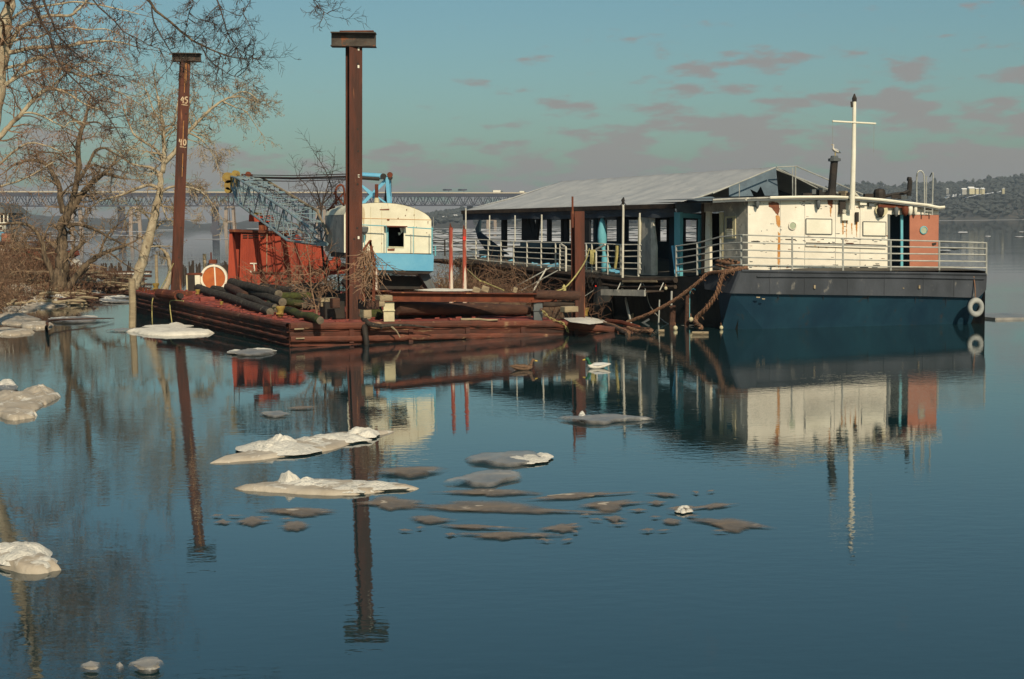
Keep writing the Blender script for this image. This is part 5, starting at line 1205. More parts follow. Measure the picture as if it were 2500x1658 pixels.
for x,yt,yb in ((668,572,695),(690,572,690),(705,573,690),(728,582,680),(745,592,680),(765,600,675),(790,622,668)): MB().bar(rp(x,yt,.0),rp(x+3,yb,.0),.07,.08).build('rib',redpaint,wing)
MB().prism([rp(x,y,.35) for x,y in((615,666),(700,668),(700,700),(615,700))],(0,.3,0)).build('lower_box',redpaint,red)
MB().prism([rp(x,y,.42) for x,y in((614,663),(702,666),(702,669),(614,667))],(0,.5,0)).build('box_lid',rust,red)
for k in range(5): 
    c=rp(765+k*9+ (20 if k>2 else 0),640+ (k%2)*8,.3); MB().lathe(c,[(.02,-.25),(.16,-.15),(.2,0),(.14,.18),(.02,.22)],8).build('red_sheeting',redpaint,wing)
MB().prism([rp(x,y,.2) for x,y in((790,636),(850,645),(850,652),(790,645))],(0,.4,0)).build('steel_shelf',black,red)
hp=MB().prism([rp(x,y,-.6) for x,y in((631,525),(653,528),(652,570),(632,570))],(0,.3,0)).build('stack_post',rust,red)
MB().prism([rp(x,y,-.4) for x,y in((608,524),(663,526),(665,542),(607,541))],(0,.8,0)).build('stack_head',redpaint,hp)
MB().prism([rp(x,y,-.4) for x,y in((610,516),(630,519),(632,526),(609,524))],(0,.8,0)).build('stack_lip',yellowp,hp)
MB().tube(curve_pts([rp(611,520,.3),rp(610,513,.3),rp(607,508,.3)],3),.03,5).build('hook',black,hp)
# ------------------------------------------------------------------ left bank
bankline=[(-420,960),(-200,880),(-60,800),(0,742),(60,748),(130,742),(200,733),(262,722),(300,714),(330,707),(345,703),(320,690),(285,676),(235,668),(160,668),(100,676),(60,668),(0,640),(-200,620),(-420,610)]
bl=[W(x,y) for x,y in bankline]
def inside(p):
    c=False; n=len(bl)
    for i in range(n):
        a,b_=bl[i],bl[(i+1)%n]
        if (a.y>p[1])!=(b_.y>p[1]) and p[0]<(b_.x-a.x)*(p[1]-a.y)/(b_.y-a.y)+a.x: c=not c
    return c
def bdist(p):
    m=1e9; q=Vector((p[0],p[1],0)); n=len(bl)
    for i in range(n):
        a,b_=bl[i],bl[(i+1)%n]; d=b_-a; t=max(0,min(1,(q-a).dot(d)/d.length_squared)); m=min(m,(a+d*t-q).length)
    return m
def bankz(p):
    d=bdist(p)
    if not inside(p): return max(-.6,-.06-d*.25)+noise.noise(Vector((p[0]*.8,p[1]*.8,0)))*.04
    return min(1.5,.04+d*.17)+noise.noise(Vector((p[0]*.5,p[1]*.5,0)))*.16*min(1,d)+noise.noise(Vector((p[0]*2,p[1]*2,3)))*.05
xs=np.arange(-50,-10,.55); ys_=np.arange(20,150,.9)
b=MB(); b.add([(x,y,bankz((x,y))) for y in ys_ for x in xs],[(j*len(xs)+i,j*len(xs)+i+1,(j+1)*len(xs)+i+1,(j+1)*len(xs)+i) for j in range(len(ys_)-1) for i in range(len(xs)-1)])
b.build('river_bank',soil,smooth=True,kind='structure')
# ------------------------------------------------------------------ branches
class Wood:
    def __init__(s,seed): s.r=random.Random(seed); s.big=MB(); s.tw=MB(); s.leaf=MB(); s.ends=[]
    def tw_tube(s,pts,r0,r1,n):
        k0=len(s.tw.v); m=len(pts)
        for i,p in enumerate(pts):
            d=(pts[min(i+1,m-1)]-pts[max(i-1,0)]); x=d.orthogonal().normalized(); y=d.cross(x).normalized(); rr=r0+(r1-r0)*i/(m-1)
            for a in range(n):
                t=2*math.pi*a/n; s.tw.v.append(tuple(p+(x*math.cos(t)+y*math.sin(t))*rr))
        for i in range(m-1):
            for a in range(n):
                b_=(a+1)%n; A_=k0+i*n; s.tw.f.append((A_+a,A_+b_,A_+n+b_,A_+n+a))
    def grow(s,p,d,ln,r0,lvl,droop=0.0,wig=.28,spread=.9,kk=3,minr=.008,leafp=0.0,up=.0):
        r=s.r; n=5 if lvl>0 else 4; pts=[p]; q=p; dd=d.normalized()
        for i in range(n):
            dd=(dd+Vector((r.gauss(0,wig),r.gauss(0,wig),r.gauss(0,wig)-droop+up))).normalized(); q=q+dd*(ln/n); pts.append(q)
            if lvl>0:
                for k in range(kk if i>0 else max(0,kk-1)):
                    if r.random()<.55:
                        a=Vector((r.gauss(0,1),r.gauss(0,1),r.gauss(0,1))); a=(a-dd*a.dot(dd)).normalized()
                        s.grow(q,dd*(1-spread*.35)+a*spread,ln*r.uniform(.38,.62),max(minr,r0*.5*(1-.5*i/n)),lvl-1,droop*1.2,wig,spread,kk,minr,leafp,up)
        s.tw_tube(pts,max(minr,r0),max(minr*.6,r0*.35),4 if r0>.03 else 3)
        if lvl==0 and leafp and r.random()<leafp:
            for k in range(r.choice((1,2,3))):
                c=pts[-1-k]+Vector((r.uniform(-.05,.05),r.uniform(-.05,.05),r.uniform(-.07,.03))); a=Vector((r.gauss(0,1),r.gauss(0,1),r.gauss(0,1))).normalized(); b_=a.orthogonal().normalized(); z=r.uniform(.022,.042)
                s.leaf.add([c-a*z,c+b_*z*.7,c+a*z,c-b_*z*.7],[(0,1,2,3)])
    def limb(s,par,nm,m,pts,r0,r1,kids=10,lvl=2,ln=1.5,n=8,knob=.08,side=1.0,start=.15,tip=True,both=1.0,**kw):
        r=s.r; P=curve_pts(pts,4); m_=len(P)
        P=[p+Vector((r.gauss(0,1),r.gauss(0,1),r.gauss(0,1)))*(min(r0*.10,.06) if 0<i<m_-1 else 0) for i,p in enumerate(P)]
        rad=[(r0+(r1-r0)*i/(m_-1))*(1+r.uniform(-knob,knob)) for i in range(m_)]
        MB().tube(P,rad,n).build(nm,m,par,smooth=True)
        for k in range(kids):
            f=start+(1-start)*(k+r.random())/kids; i=min(m_-2,int(f*(m_-1))); d=(P[i+1]-P[i]).normalized()
            a=Vector((r.gauss(0,1),r.gauss(0,1),r.gauss(0,1))); a=(a-d*a.dot(d)).normalized()
            s.grow(P[i],d*.45+a*side,ln*r.uniform(.6,1.2)*(1-.3*f),max(rad[i]*.42,.012),lvl,**kw)
        if tip: s.grow(P[-1],P[-1]-P[-2],ln*.9,r1*.9,lvl,**kw)
        return P
    def done(s,par,mt,ml=None,nm='crown'):
        s.tw.build(nm,mt,par,kind='stuff')
        if ml and s.leaf.v: s.leaf.build('dry_leaves',ml,par,kind='stuff')
def P3(Y,*pp,dy=0):
    return [D(x,y,Y+(dy[i] if isinstance(dy,(list,tuple)) else 0)) for i,(x,y) in enumerate(pp)]
# --- tree 1: dark many-stemmed tree on the bank
Y1=61*S; f1=Y1/F
t1=thing('bare_tree',Vector((D(142,711,Y1).x,Y1,0)),'dark gnarled bare tree forking low on the left bank','tree')
w1=Wood(21); kw=dict(wig=.17,kk=2,minr=.011)
w1.limb(t1,'trunk',barkdark,P3(Y1,(136,722),(142,708),(149,672),(151,640),(152,600),(153,565),(163,520),(166,505)),20*f1,8.5*f1,kids=8,ln=1.3,n=10,tip=False,start=.5,**kw)
w1.limb(t1,'limb',barkdark,P3(Y1,(162,525),(176,490),(185,455),(192,405),(190,360),(196,330),(205,300)),8*f1,5.5*f1,kids=12,ln=1.6,**kw)
w1.limb(t1,'limb',barkdark,P3(Y1,(160,530),(185,495),(207,464),(232,440),(252,424)),10*f1,5*f1,kids=7,ln=1.4,**kw)
w1.limb(t1,'limb',barkdark,P3(Y1,(252,424),(272,427),(292,433),(310,437)),5*f1,2*f1,kids=5,ln=1.2,**kw)
w1.limb(t1,'limb',barkdark,P3(Y1,(192,440),(207,417),(220,392),(234,367),(257,362),(280,375),(298,385)),4.5*f1,2*f1,kids=9,ln=1.3,**kw)
w1.limb(t1,'limb',barkdark,P3(Y1,(205,415),(228,403),(250,408),(275,413)),3*f1,1.3*f1,kids=5,ln=1.0,**kw)
w1.limb(t1,'limb',barkdark,P3(Y1,(155,520),(148,490),(144,455),(130,425),(112,402),(80,390),(40,400)),8*f1,3*f1,kids=12,ln=1.7,**kw)
w1.limb(t1,'limb',barkdark,P3(Y1,(165,557),(178,549),(205,550),(240,564),(275,585),(308,598)),5*f1,2.2*f1,kids=9,ln=1.3,**kw)
w1.limb(t1,'limb',barkdark,P3(Y1,(153,640),(175,618),(208,588)),6.5*f1,5*f1,kids=4,ln=.8,tip=False,**kw)
w1.limb(t1,'limb',barkdark,P3(Y1,(160,712),(176,690),(205,652),(235,628),(265,613),(308,598)),9*f1,4*f1,kids=6,ln=1.1,**kw)
w1.limb(t1,'limb',barkdark,P3(Y1,(245,622),(250,600),(262,575),(280,555),(300,540)),3.5*f1,1.5*f1,kids=6,ln=1.0,**kw)
w1.limb(t1,'limb',barkdark,P3(Y1,(268,618),(285,630),(305,645),(335,662)),2.6*f1,1.2*f1,kids=2,ln=.6,**kw)
w1.limb(t1,'limb',barkdark,P3(Y1,(138,700),(122,655),(108,620),(98,580),(75,552),(40,545),(0,548)),8*f1,2.5*f1,kids=14,ln=1.6,**kw)
w1.limb(t1,'limb',barkdark,P3(Y1,(190,405),(165,390),(140,375),(100,372),(70,385)),3*f1,1.3*f1,kids=8,ln=1.3,**kw)
w1.limb(t1,'limb',barkdark,P3(Y1,(203,305),(180,290),(155,270),(150,250)),3*f1,1.3*f1,kids=8,ln=1.3,**kw)
w1.limb(t1,'limb',barkdark,P3(Y1,(205,302),(235,298),(260,310),(300,312)),2.5*f1,1.0*f1,kids=8,ln=1.2,**kw)
w1.done(t1,twigtan)
# --- tree 2: pale sycamore leaning over the barge
Y2=66*S; f2=Y2/F
t2=thing('sycamore_tree',Vector((D(330,703,Y2).x,Y2,0)),'pale barked sycamore leaning right at the water edge with dry reddish twigs','tree')
w2=Wood(33); kw=dict(wig=.17,kk=2,minr=.0105,leafp=.22)
w2.limb(t2,'trunk',barkpale,P3(Y2,(320,716),(332,695),(347,640),(362,590),(372,545),(384,500),(392,460),(392,422)),14.5*f2,7*f2,kids=8,ln=1.2,n=10,tip=False,start=.45,**kw)
w2.limb(t2,'trunk',barkpale,P3(Y2,(396,422),(401,390),(399,350),(398,310),(392,270),(385,235)),7*f2,2.5*f2,kids=16,ln=1.9,**kw)
w2.limb(t2,'limb',barkpale,P3(Y2,(400,400),(425,372),(450,335),(470,312),(495,285),(525,258),(556,240),(590,236)),6*f2,2*f2,kids=18,ln=1.5,start=.3,**kw)
w2.limb(t2,'limb',barkpale,P3(Y2,(545,248),(575,262),(600,272),(620,300)),2*f2,1*f2,kids=9,ln=1.2,**dict(kw,leafp=.30,droop=.05))
w2.limb(t2,'limb',barkpale,P3(Y2,(560,240),(585,225),(610,228),(634,248)),2*f2,1*f2,kids=9,ln=1.1,wig=.17,minr=.0105,leafp=.30)
w2.limb(t2,'limb',barkpale,P3(Y2,(462,325),(490,340),(515,370),(530,400)),2.4*f2,1*f2,kids=7,ln=1.3,wig=.17,minr=.0105,leafp=.15,droop=.08)
w2.limb(t2,'limb',barkpale,P3(Y2,(400,395),(380,365),(350,345),(325,325),(310,290),(300,260)),4*f2,1.5*f2,kids=14,ln=1.6,**kw)
w2.limb(t2,'limb',barkpale,P3(Y2,(396,430),(370,410),(340,405),(315,395),(290,370)),4*f2,1.5*f2,kids=10,ln=1.4,**kw)
w2.limb(t2,'limb',barkpale,P3(Y2,(390,459),(365,452),(340,458),(310,470),(284,480),(262,485),(243,492)),4.5*f2,1.8*f2,kids=11,ln=1.2,**kw)
w2.limb(t2,'limb',barkpale,P3(Y2,(392,468),(420,456),(450,456),(480,462),(505,480),(520,500)),3.2*f2,1.2*f2,kids=11,ln=1.3,wig=.17,minr=.0105,leafp=.3,droop=.05)
w2.limb(t2,'limb',barkpale,P3(Y2,(378,520),(395,500),(405,530),(420,540),(440,538)),2.5*f2,1.2*f2,kids=6,ln=.9,**kw)
w2.limb(t2,'limb',barkpale,P3(Y2,(372,545),(350,520),(325,508),(312,520),(300,560)),2.6*f2,1.2*f2,kids=8,ln=1.0,**kw)
w2.limb(t2,'limb',barkpale,P3(Y2,(360,605),(385,601),(420,602)),2.0*f2,.9*f2,kids=3,ln=.7,**kw)
w2.limb(t2,'limb',barkpale,P3(Y2,(398,330),(425,300),(432,262),(440,225),(452,200)),2.6*f2,1*f2,kids=12,ln=1.2,**kw)
w2.limb(t2,'limb',barkpale,P3(Y2,(395,300),(375,270),(360,230),(345,200)),2.6*f2,1*f2,kids=12,ln=1.3,**kw)
w2.limb(t2,'limb',barkpale,P3(Y2,(470,312),(460,280),(465,250),(480,225)),1.8*f2,.9*f2,kids=7,ln=1.0,**kw)
w2.done(t2,twigpale,leafdry)
# second thin stem beside the pile
t2b=thing('bare_tree',Vector((D(405,700,Y2+2).x,Y2+2,0)),'thin pale leaning tree half hidden behind the left pile','tree'); w=Wood(40)
w.limb(t2b,'trunk',barkpale,P3(Y2+2,(400,712),(410,690),(416,655),(408,625),(398,610)),8*f2,4*f2,kids=3,ln=.8,wig=.17,minr=.0105); w.done(t2b,twigpale)
# --- tree 3: big sycamore out of frame at left, its trunk grazing the corner
Y3_=40*S; f3=Y3_/F
t3_=thing('sycamore_tree',Vector((D(-150,900,Y3_).x,Y3_,0)),'tall pale sycamore at the left edge with arching sunlit limbs','tree')
w3=Wood(55); kw=dict(wig=.15,kk=2,minr=.0065,leafp=.15)
w3.limb(t3_,'trunk',barkpale,P3(Y3_,(-150,900),(-120,720),(-70,500),(-25,330),(-2,200),(12,90),(20,-20),(30,-160),(20,-330)),26*f3,9*f3,kids=10,ln=1.8,n=12,start=.6,**kw)
L3=[([(2,190),(20,120),(45,72),(75,55),(105,42),(140,38),(172,37),(200,15),(225,-20)],6,2.5,16),
 ([(-5,150),(15,132),(40,125),(80,117),(115,115),(160,114),(200,106),(245,100),(285,102),(322,111)],6.5,1.5,20),
 ([(-20,265),(5,215),(40,190),(75,176),(110,170),(150,168),(200,186),(245,180),(275,183)],5.5,1.5,18),
 ([(-30,360),(0,335),(30,300),(55,275),(90,235),(120,218),(150,220)],7,3.5,12),
 ([(150,220),(172,232),(200,250),(225,262),(255,270)],3.2,1.2,9),
 ([(25,300),(60,276),(95,280),(130,298),(158,311)],3.0,1.5,9),
 ([(158,311),(170,298),(192,297),(210,302)],1.8,.8,4),
 ([(-20,220),(20,205),(50,165),(90,140),(130,150),(180,165),(220,190),(260,215),(300,230),(340,255)],4,1.2,18),
 ([(10,110),(50,95),(95,90),(130,75),(170,66),(215,72),(262,72),(300,90)],3.4,1.1,14),
 ([(-10,175),(40,160),(80,150),(120,130),(165,112),(200,100)],3.8,1.2,10),
 ([(15,60),(50,30),(85,18),(130,12),(180,5),(240,12),(300,25),(340,35)],3.5,1.1,13),
 ([(-40,420),(0,400),(30,372),(70,350),(110,355),(150,370)],3.5,1.2,10),
 ([(-50,470),(0,455),(50,440),(90,420),(130,395)],3.0,1.2,10),
 ([(120,218),(150,190),(185,160),(225,150),(262,160)],2.6,1.0,9)]
for pts,r0,r1,kd in L3: w3.limb(t3_,'limb',barkpale,P3(Y3_,*pts),r0*f3,r1*f3,kids=kd,ln=1.15,**kw)
w3.done(t3_,twigred,leafdry)
def balls(par,lst,Y,m):
    for x,y,r_ in lst:
        c=D(x,y,Y); g=MB().lathe(c,[(.01,-1*r_),(.7*r_,-.7*r_),(r_,0),(.7*r_,.7*r_),(.01,r_)],10).build('seed_ball',m,par,smooth=True)
        MB().tube([c+Vector((0,0,r_)),c+Vector((.03,0,r_*3.5))],.006,3).build('stalk',m,g)
balls(t3_,[(109,442,.04),(217,43,.03),(243,53,.03),(251,55,.03),(38,88,.03),(80,185,.035),(253,345,.03)],Y3_,twigred)
# --- tree 4: dark limbs of a nearer tree hanging in at the top
Y4=26*S; f4=Y4/F
t4=thing('overhanging_tree',Vector((D(-420,900,Y4).x,Y4,0)),'nearer tree outside the frame hanging dark branches down from the top','tree')
w4=Wood(71); kw=dict(wig=.15,kk=2,minr=.0042,leafp=.0,spread=.8)
w4.limb(t4,'trunk',barkdark,P3(Y4,(-430,1010),(-420,700),(-400,300),(-360,0),(-300,-300),(-150,-520)),30*f4,14*f4,kids=0,tip=False,n=12)
w4.limb(t4,'limb',barkdark,P3(Y4,(-330,-150),(-150,-210),(50,-170),(200,-110),(349,-10),(380,26),(408,47),(453,86),(491,110),(533,127),(562,139),(607,145),(640,140)),5*f4,.7*f4,kids=24,ln=.62,start=.55,**kw)
L4=[([(370,16),(374,48),(385,72),(400,98),(418,128),(435,155),(462,175),(488,192)],2,.8,10),
 ([(60,-165),(104,-5),(127,50),(142,86),(172,118),(207,148),(246,172),(268,178)],3.4,.9,12),
 ([(50,-170),(80,0),(98,44),(124,95),(142,148),(178,192),(225,237),(250,268),(281,311),(300,345)],3.4,.9,14),
 ([(130,-140),(228,0),(260,33),(281,53),(302,77),(332,92),(367,112),(398,121)],2.4,.8,12),
 ([(200,-110),(400,-120),(500,-60),(530,0),(545,44),(557,83),(580,118),(607,136)],3,.8,12),
 ([(400,-115),(440,-60),(471,0),(462,30),(456,58),(453,84)],1.6,.8,8),
 ([(462,30),(480,45),(503,52),(530,62),(553,92)],1.1,.6,6),
 ([(491,112),(510,145),(535,165),(560,182),(585,190)],1.3,.6,7),
 ([(500,-60),(560,-50),(610,-10),(600,20),(585,45)],1.4,.6,8),
 ([(420,-112),(600,-130),(720,-60),(765,0),(780,20),(805,38)],1.8,.6,9),
 ([(30,-170),(20,-60),(55,10),(95,40),(130,100),(200,130)],2.2,.8,12),
 ([(105,60),(104,120),(102,160)],1,.5,4)]
for pts,r0,r1,kd in L4: w4.limb(t4,'limb',twigdark,P3(Y4,*pts),r0*f4,r1*f4,kids=kd,ln=.55,start=.3,n=6,**kw)
w4.done(t4,twigdark)
balls(t4,[(595,25,.022),(578,10,.016),(558,101,.024),(550,143,.022),(551,155,.022)],Y4,twigdark)
bird('songbird',D(512,314,Y2-1),.30,R(190),'small dark bird perched on a thin branch right of the left pile','bird',twigdark,twigdark,twigdark,upright_=.9)
# --- bank shrubs and low trees on the left
for k,(x,yb,h_,sp,lab) in enumerate([(70,668,130,70,'tangled reddish brush left of the dark tree'),(10,690,120,80,'dense brown brush at the left edge of the bank'),(118,672,80,40,'low brown shrub behind the dark trunk'),(-40,720,150,80,'tall brush running out of the frame at the left')]):
    Y=W(x,yb,.8).y; g=thing('shrub',Vector((W(x,yb,.8).x,Y,bankz((W(x,yb,.8).x,Y)))),lab,'shrub'); w=Wood(80+k)
    for j in range(26):
        c=D(x+w.r.uniform(-sp,sp),yb,Y+w.r.uniform(-2,2)); c.z=bankz(c)
        w.grow(c,Vector((w.r.gauss(0,.5),w.r.gauss(0,.3),1)),h_*Y/F*w.r.uniform(.5,1.0),.02,2,wig=.25,kk=2,minr=.011)
    w.done(g,twigred if k!=2 else brushm,nm='stems')
# matted dead grass and reeds
def tufts(nm,m,fn,n,hmin,hmax,seed,wd=.012,lean=.4):
    b=MB(); r=random.Random(seed)
    for k in range(n):
        p=fn(r)
        if p is None: continue
        h=r.uniform(hmin,hmax); a=r.uniform(0,6.28); d=Vector((math.cos(a),math.sin(a),0)); top=p+Vector((r.gauss(0,lean)*h,r.gauss(0,lean)*h,h)); mid=p*.5+top*.5+Vector((0,0,h*.12))
        b.add([p-d*wd,p+d*wd,mid+d*wd*.8,mid-d*wd*.8,top],[(0,1,2,3),(3,2,4)])
    o=b.build(nm,m,kind='stuff'); return o
def bankpt(r):
    for _ in range(30):
        p=W(r.uniform(-220,345),r.uniform(668,760),.3)
        if inside(p): p.z=bankz(p)-.03; return p
tufts('dead_grass',brushm,bankpt,9000,.25,.9,1,.014,.5); tufts('straw',strawm,bankpt,3500,.15,.5,2,.018,.9)
def farbank(r):
    p=W(r.uniform(-250,160),r.uniform(640,690),.5)
    if inside(p): p.z=bankz(p); return p
tufts('brown_brush',brushm,farbank,8000,.6,1.7,3,.018,.28)
# driftwood and flat stones piled along the shore
r=random.Random(12); b=MB()
def shorepile(n,x0,x1,y0,y1,m,nm,long_=True,seed=0):
    b=MB(); r=random.Random(seed)
    for k in range(n):
        p=W(r.uniform(x0,x1),r.uniform(y0,y1)); z=max(bankz(p),0)+r.uniform(.0,.25); a=r.gauss(0,.8); l=r.uniform(.2,1.3)
        if long_: b.tube([Vector((p.x,p.y,z)),Vector((p.x+l*math.cos(a)*.5,p.y+l*math.sin(a)*.5,z+r.uniform(-.05,.08))),Vector((p.x+l*math.cos(a),p.y+l*math.sin(a),z))],[r.uniform(.03,.09),.06,.03],5)
    b.build(nm,m,kind='stuff')
shorepile(170,185,320,684,718,timber,'driftwood',seed=1); shorepile(150,190,320,690,722,brownlog,'driftwood',seed=2); shorepile(90,10,190,722,752,timber,'driftwood',seed=3); shorepile(60,20,230,700,745,brownlog,'driftwood',seed=4)
# ------------------------------------------------------------------ ice
def floe(label,cx,cy,hw,hh,slope=0.0,m=icegrey,th=.05,snow=(),seed=1,rag=.22,dome=.03,name='ice_floe',group=None,pointy=1.0,shore=False):
    c=W(cx,cy); t=thing(name,c,label,'ice floe',group); nA,nR=56,9; sd_=seed*7.3; vs=[]
    def rim(a):
        q=1+rag*noise.noise(Vector((math.cos(a)*1.3+sd_,math.sin(a)*1.3,0)))*1.6+rag*.6*noise.noise(Vector((math.cos(a)*4+sd_,math.sin(a)*4,5)))+rag*.3*noise.noise(Vector((math.cos(a)*11+sd_,math.sin(a)*11,5)))
        ca,sa=math.cos(a),math.sin(a); x=math.copysign(abs(ca)**(1.0),ca); y=math.copysign(abs(sa)**(1+.35*pointy),sa)*(1-.25*pointy*abs(ca))
        return x*q,y*q
    for i in range(nR+1):
        f=1-(i/nR)**1.3
        for k in range(nA):
            a=2*math.pi*k/nA; x,y=rim(a); p=W(cx+x*hw*f,cy+(y*hh+slope*x*hw)*f)
            z=th*min(1,(1-f)*8+.12)+dome*(1-f)+(noise.noise(p*2.2+Vector((sd_,0,0)))*.5+.5*noise.noise(p*6))*th*.6*min(1,(1-f)*6)
            if shore: z+=max(0,bankz(p))
            vs.append(Vector((p.x,p.y,max(.006,z))))
    fs=[(i*nA+k,i*nA+(k+1)%nA,(i+1)*nA+(k+1)%nA,(i+1)*nA+k) for i in range(nR) for k in range(nA)]
    # underside skirt
    k0=len(vs)
    if m not in (slush,icegrey): vs+=[Vector((v.x,v.y,-.12)) for v in vs[:nA]]; fs+=[(k0+k,k0+(k+1)%nA,(k+1)%nA,k) for k in range(nA)]
    b=MB(); b.add(vs,fs); so_=b.build('ice_sheet',m,t,smooth=True)
    if m in (slush,icegrey):
        ca=so_.data.attributes.new('cover','FLOAT','POINT'); ca.data.foreach_set('value',[min(1,(i/nR)**1.2*1.35) for i in range(nR+1) for k in range(nA)])
    for j,(sx_,sy_,sw,sh,hz_,sm) in enumerate(snow):
        nA2,nR2=40,12; vv=[]; s2=sd_+j*3.1
        for i in range(nR2+1):
            f=1-i/nR2
            for k in range(nA2):
                a=2*math.pi*k/nA2; q=1+.28*noise.noise(Vector((math.cos(a)*1.6+s2,math.sin(a)*1.6,1)))+.12*noise.noise(Vector((math.cos(a)*6+s2,math.sin(a)*6,1)))
                p=W(sx_+math.cos(a)*sw*q*f,sy_+(math.sin(a)*sh)*q*f)
                e=max(0,1-f**2.0)**.85; lump=.66+.34*noise.noise(p*2.2+Vector((s2,0,0)))+.30*noise.noise(p*5.5+Vector((0,s2,0)))+.20*noise.noise(p*13)
                vv.append(Vector((p.x,p.y,(max(0,bankz(p)) if shore else 0)+th*.5+max(.0,hz_*(1.1 if shore else .66)*e*max(.12,lump)))))
        b=MB(); b.add(vv,[(i*nA2+k,i*nA2+(k+1)%nA2,(i+1)*nA2+(k+1)%nA2,(i+1)*nA2+k) for i in range(nR2) for k in range(nA2)]); o_=b.build('snow_mound',sm,t,smooth=True)
        if sm in (slush,icegrey): ca=o_.data.attributes.new('cover','FLOAT','POINT'); ca.data.foreach_set('value',[min(1,i/nR2*1.6) for i in range(nR2+1) for k in range(nA2)])
    return t
iw=icewhite
floe('large snowy floe nearest the tall pile reflection, its right end raised to a jagged edge',735,1092,200,20,-.16,icedirty,.05,[(685,1100,100,16,.2,iw),(690,1090,45,10,.28,iw),(650,1102,40,11,.26,iw),(820,1076,80,9,.17,iw),(885,1066,45,7,.26,iw),(760,1086,70,9,.16,iw)],1)
floe('long snowy floe below it with rough white lumps along its top',795,1194,210,16,.01,icedirty,.05,[(760,1192,95,11,.16,iw),(706,1184,30,8,.30,iw),(748,1188,30,7,.20,iw),(880,1192,110,12,.12,iw),(830,1200,90,9,.10,iw)],2)
floe('grey wet floe with a bright white saddle of snow, right of centre',1240,1124,112,19,-.01,icegrey,.045,[(1280,1126,52,11,.12,iw),(1240,1120,20,6,.12,iw),(1325,1120,24,7,.12,iw)],3)
floe('grey floe with a smooth pale crown just below the white saddled one',1190,1171,105,17,-.10,icegrey,.045,[(1190,1170,55,9,.07,icegrey),(1228,1160,30,5,.07,iw)],4)
floe('flat dark grey floe left of the saddled one',1000,1154,98,13,-.05,slush,.03,[(1010,1150,50,6,.03,icegrey)],5)
floe('low grey floe far out under the third pile reflection with one white knob',1465,1027,115,11,.0,icegrey,.05,[(1421,1020,9,7,.17,iw),(1475,1025,55,7,.07,icegrey)],6,pointy=1.6)
floe('small pale floe floating in the crane reflection',672,1014,36,7,0,icegrey,.04,[(670,1013,26,5,.05,iw)],7)
floe('thin grey skin of ice right of the small pale floe',735,998,45,4,-.03,slush,.02,(),8)
sl=[('narrow tan floe with a pale left tip below the crowned grey floe',1200,1204,112,9,.0,9),('long tan sliver of ice running right towards the open water',1410,1212,125,7,-.07,10),
('long brown slush band across the middle of the ice field',1200,1242,215,13,.04,11),('brown grey slush lobe joining the long band at its right end',1490,1234,78,12,-.08,12),
('grey brown slush under the right end of the long snowy floe',955,1228,78,14,-.02,13),('tan grey lens of slush left of the pile reflection',735,1250,92,11,.0,14),
('brown slush patch under the tan lens',615,1275,42,11,-.04,15),('small brown slush fleck at the far left of the field',545,1277,22,5,.0,16),('ragged slush with a notch left of the pile reflection',722,1285,42,9,-.05,17),
('oval brown slush below the start of the long band',1052,1270,50,10,.03,18),('thin slush ribbon below the oval brown one',1160,1288,98,5,.03,19),('brown slush bank lowest in the middle of the field',1240,1308,118,10,.0,20),
('slush patch above the right end of the lowest bank',1370,1292,52,10,-.03,21),('small ragged slush with a tail right of the middle',1500,1268,26,8,.05,22),('grey slush tail stretching right from the white knob piece',1740,1238,58,6,-.09,24),
('flat grey slush furthest right in the ice field',1780,1282,86,14,.10,25),('small dark slush left of the furthest right one',1640,1275,26,8,.0,26),('tan sliver upper right of the ice field',1625,1210,38,5,.06,27),
('tiny slush scrap above the white knob piece',1605,1230,25,5,-.03,28),('thin dark scrap between the right lobe and the white knob',1560,1248,22,3,.0,29)]
for lab,cx,cy,hw,hh,slp,sd_ in sl:
    sn=[(cx-hw*.15,cy-1,hw*.45,hh*.5,.035,icedirty if sd_ in (9,10,11,14,13,12) else slush)] if hw>60 else ()
    floe(lab,cx,cy,hw*1.15,hh*1.2,slp,slush,.014,sn,sd_,rag=.38,dome=.01,pointy=1.5)
floe('little white ice knob on a dark skin at the right of the field',1668,1248,40,7,-.02,slush,.03,[(1669,1249,20,7,.10,iw)],23)
SCR=['tiny scrap of slush at the far left tip of the ice field', 'tiny small scrap beside the far left tip of the ice field', 'tiny scrap just above the brown slush patch at left', 'tiny scrap left of the ragged notched slush', 'tiny scrap between the pile reflection and the oval brown slush', 'tiny scrap under the oval brown slush, left one', 'tiny scrap at the left end of the lowest slush bank', 'tiny scrap under the right end of the lowest slush bank', 'tiny scrap right of the lowest slush bank', 'tiny scrap just above the one right of the lowest bank', 'tiny scrap below the right end of the long slush band', 'tiny scrap touching the ragged slush with a tail', 'tiny scrap directly under the ragged slush with a tail', 'tiny scrap left of the small dark slush at right', 'tiny scrap between the small white knob and the furthest right slush', 'tiny scrap at the upper right edge of the ice field, left of two', 'tiny scrap at the upper right edge of the ice field, right of two', 'tiny scrap below the small dark slush at right', 'tiny lowest scrap at right, left of the furthest right slush', 'tiny lowest scrap in the middle of the ice field', 'tiny scrap tucked at the lower edge of the lowest slush bank', 'tiny scrap under the furthest right slush']
r=random.Random(9)
for k in range(22):
    floe(SCR[k],*[(530,1262),(575,1262),(640,1266),(700,1270),(990,1298),(1025,1292),(1100,1308),(1330,1322),(1405,1302),(1395,1284),(1430,1260),(1455,1272),(1510,1282),(1600,1265),(1690,1262),(1700,1205),(1735,1202),(1620,1298),(1580,1298),(1385,1322),(1320,1312),(1760,1300)][k],r.uniform(9,24),r.uniform(2,4.5),r.uniform(-.1,.1),slush,.02,(),40+k,rag=.45,dome=.005,name='slush_scrap',group='tiny slush scraps',pointy=1.5)
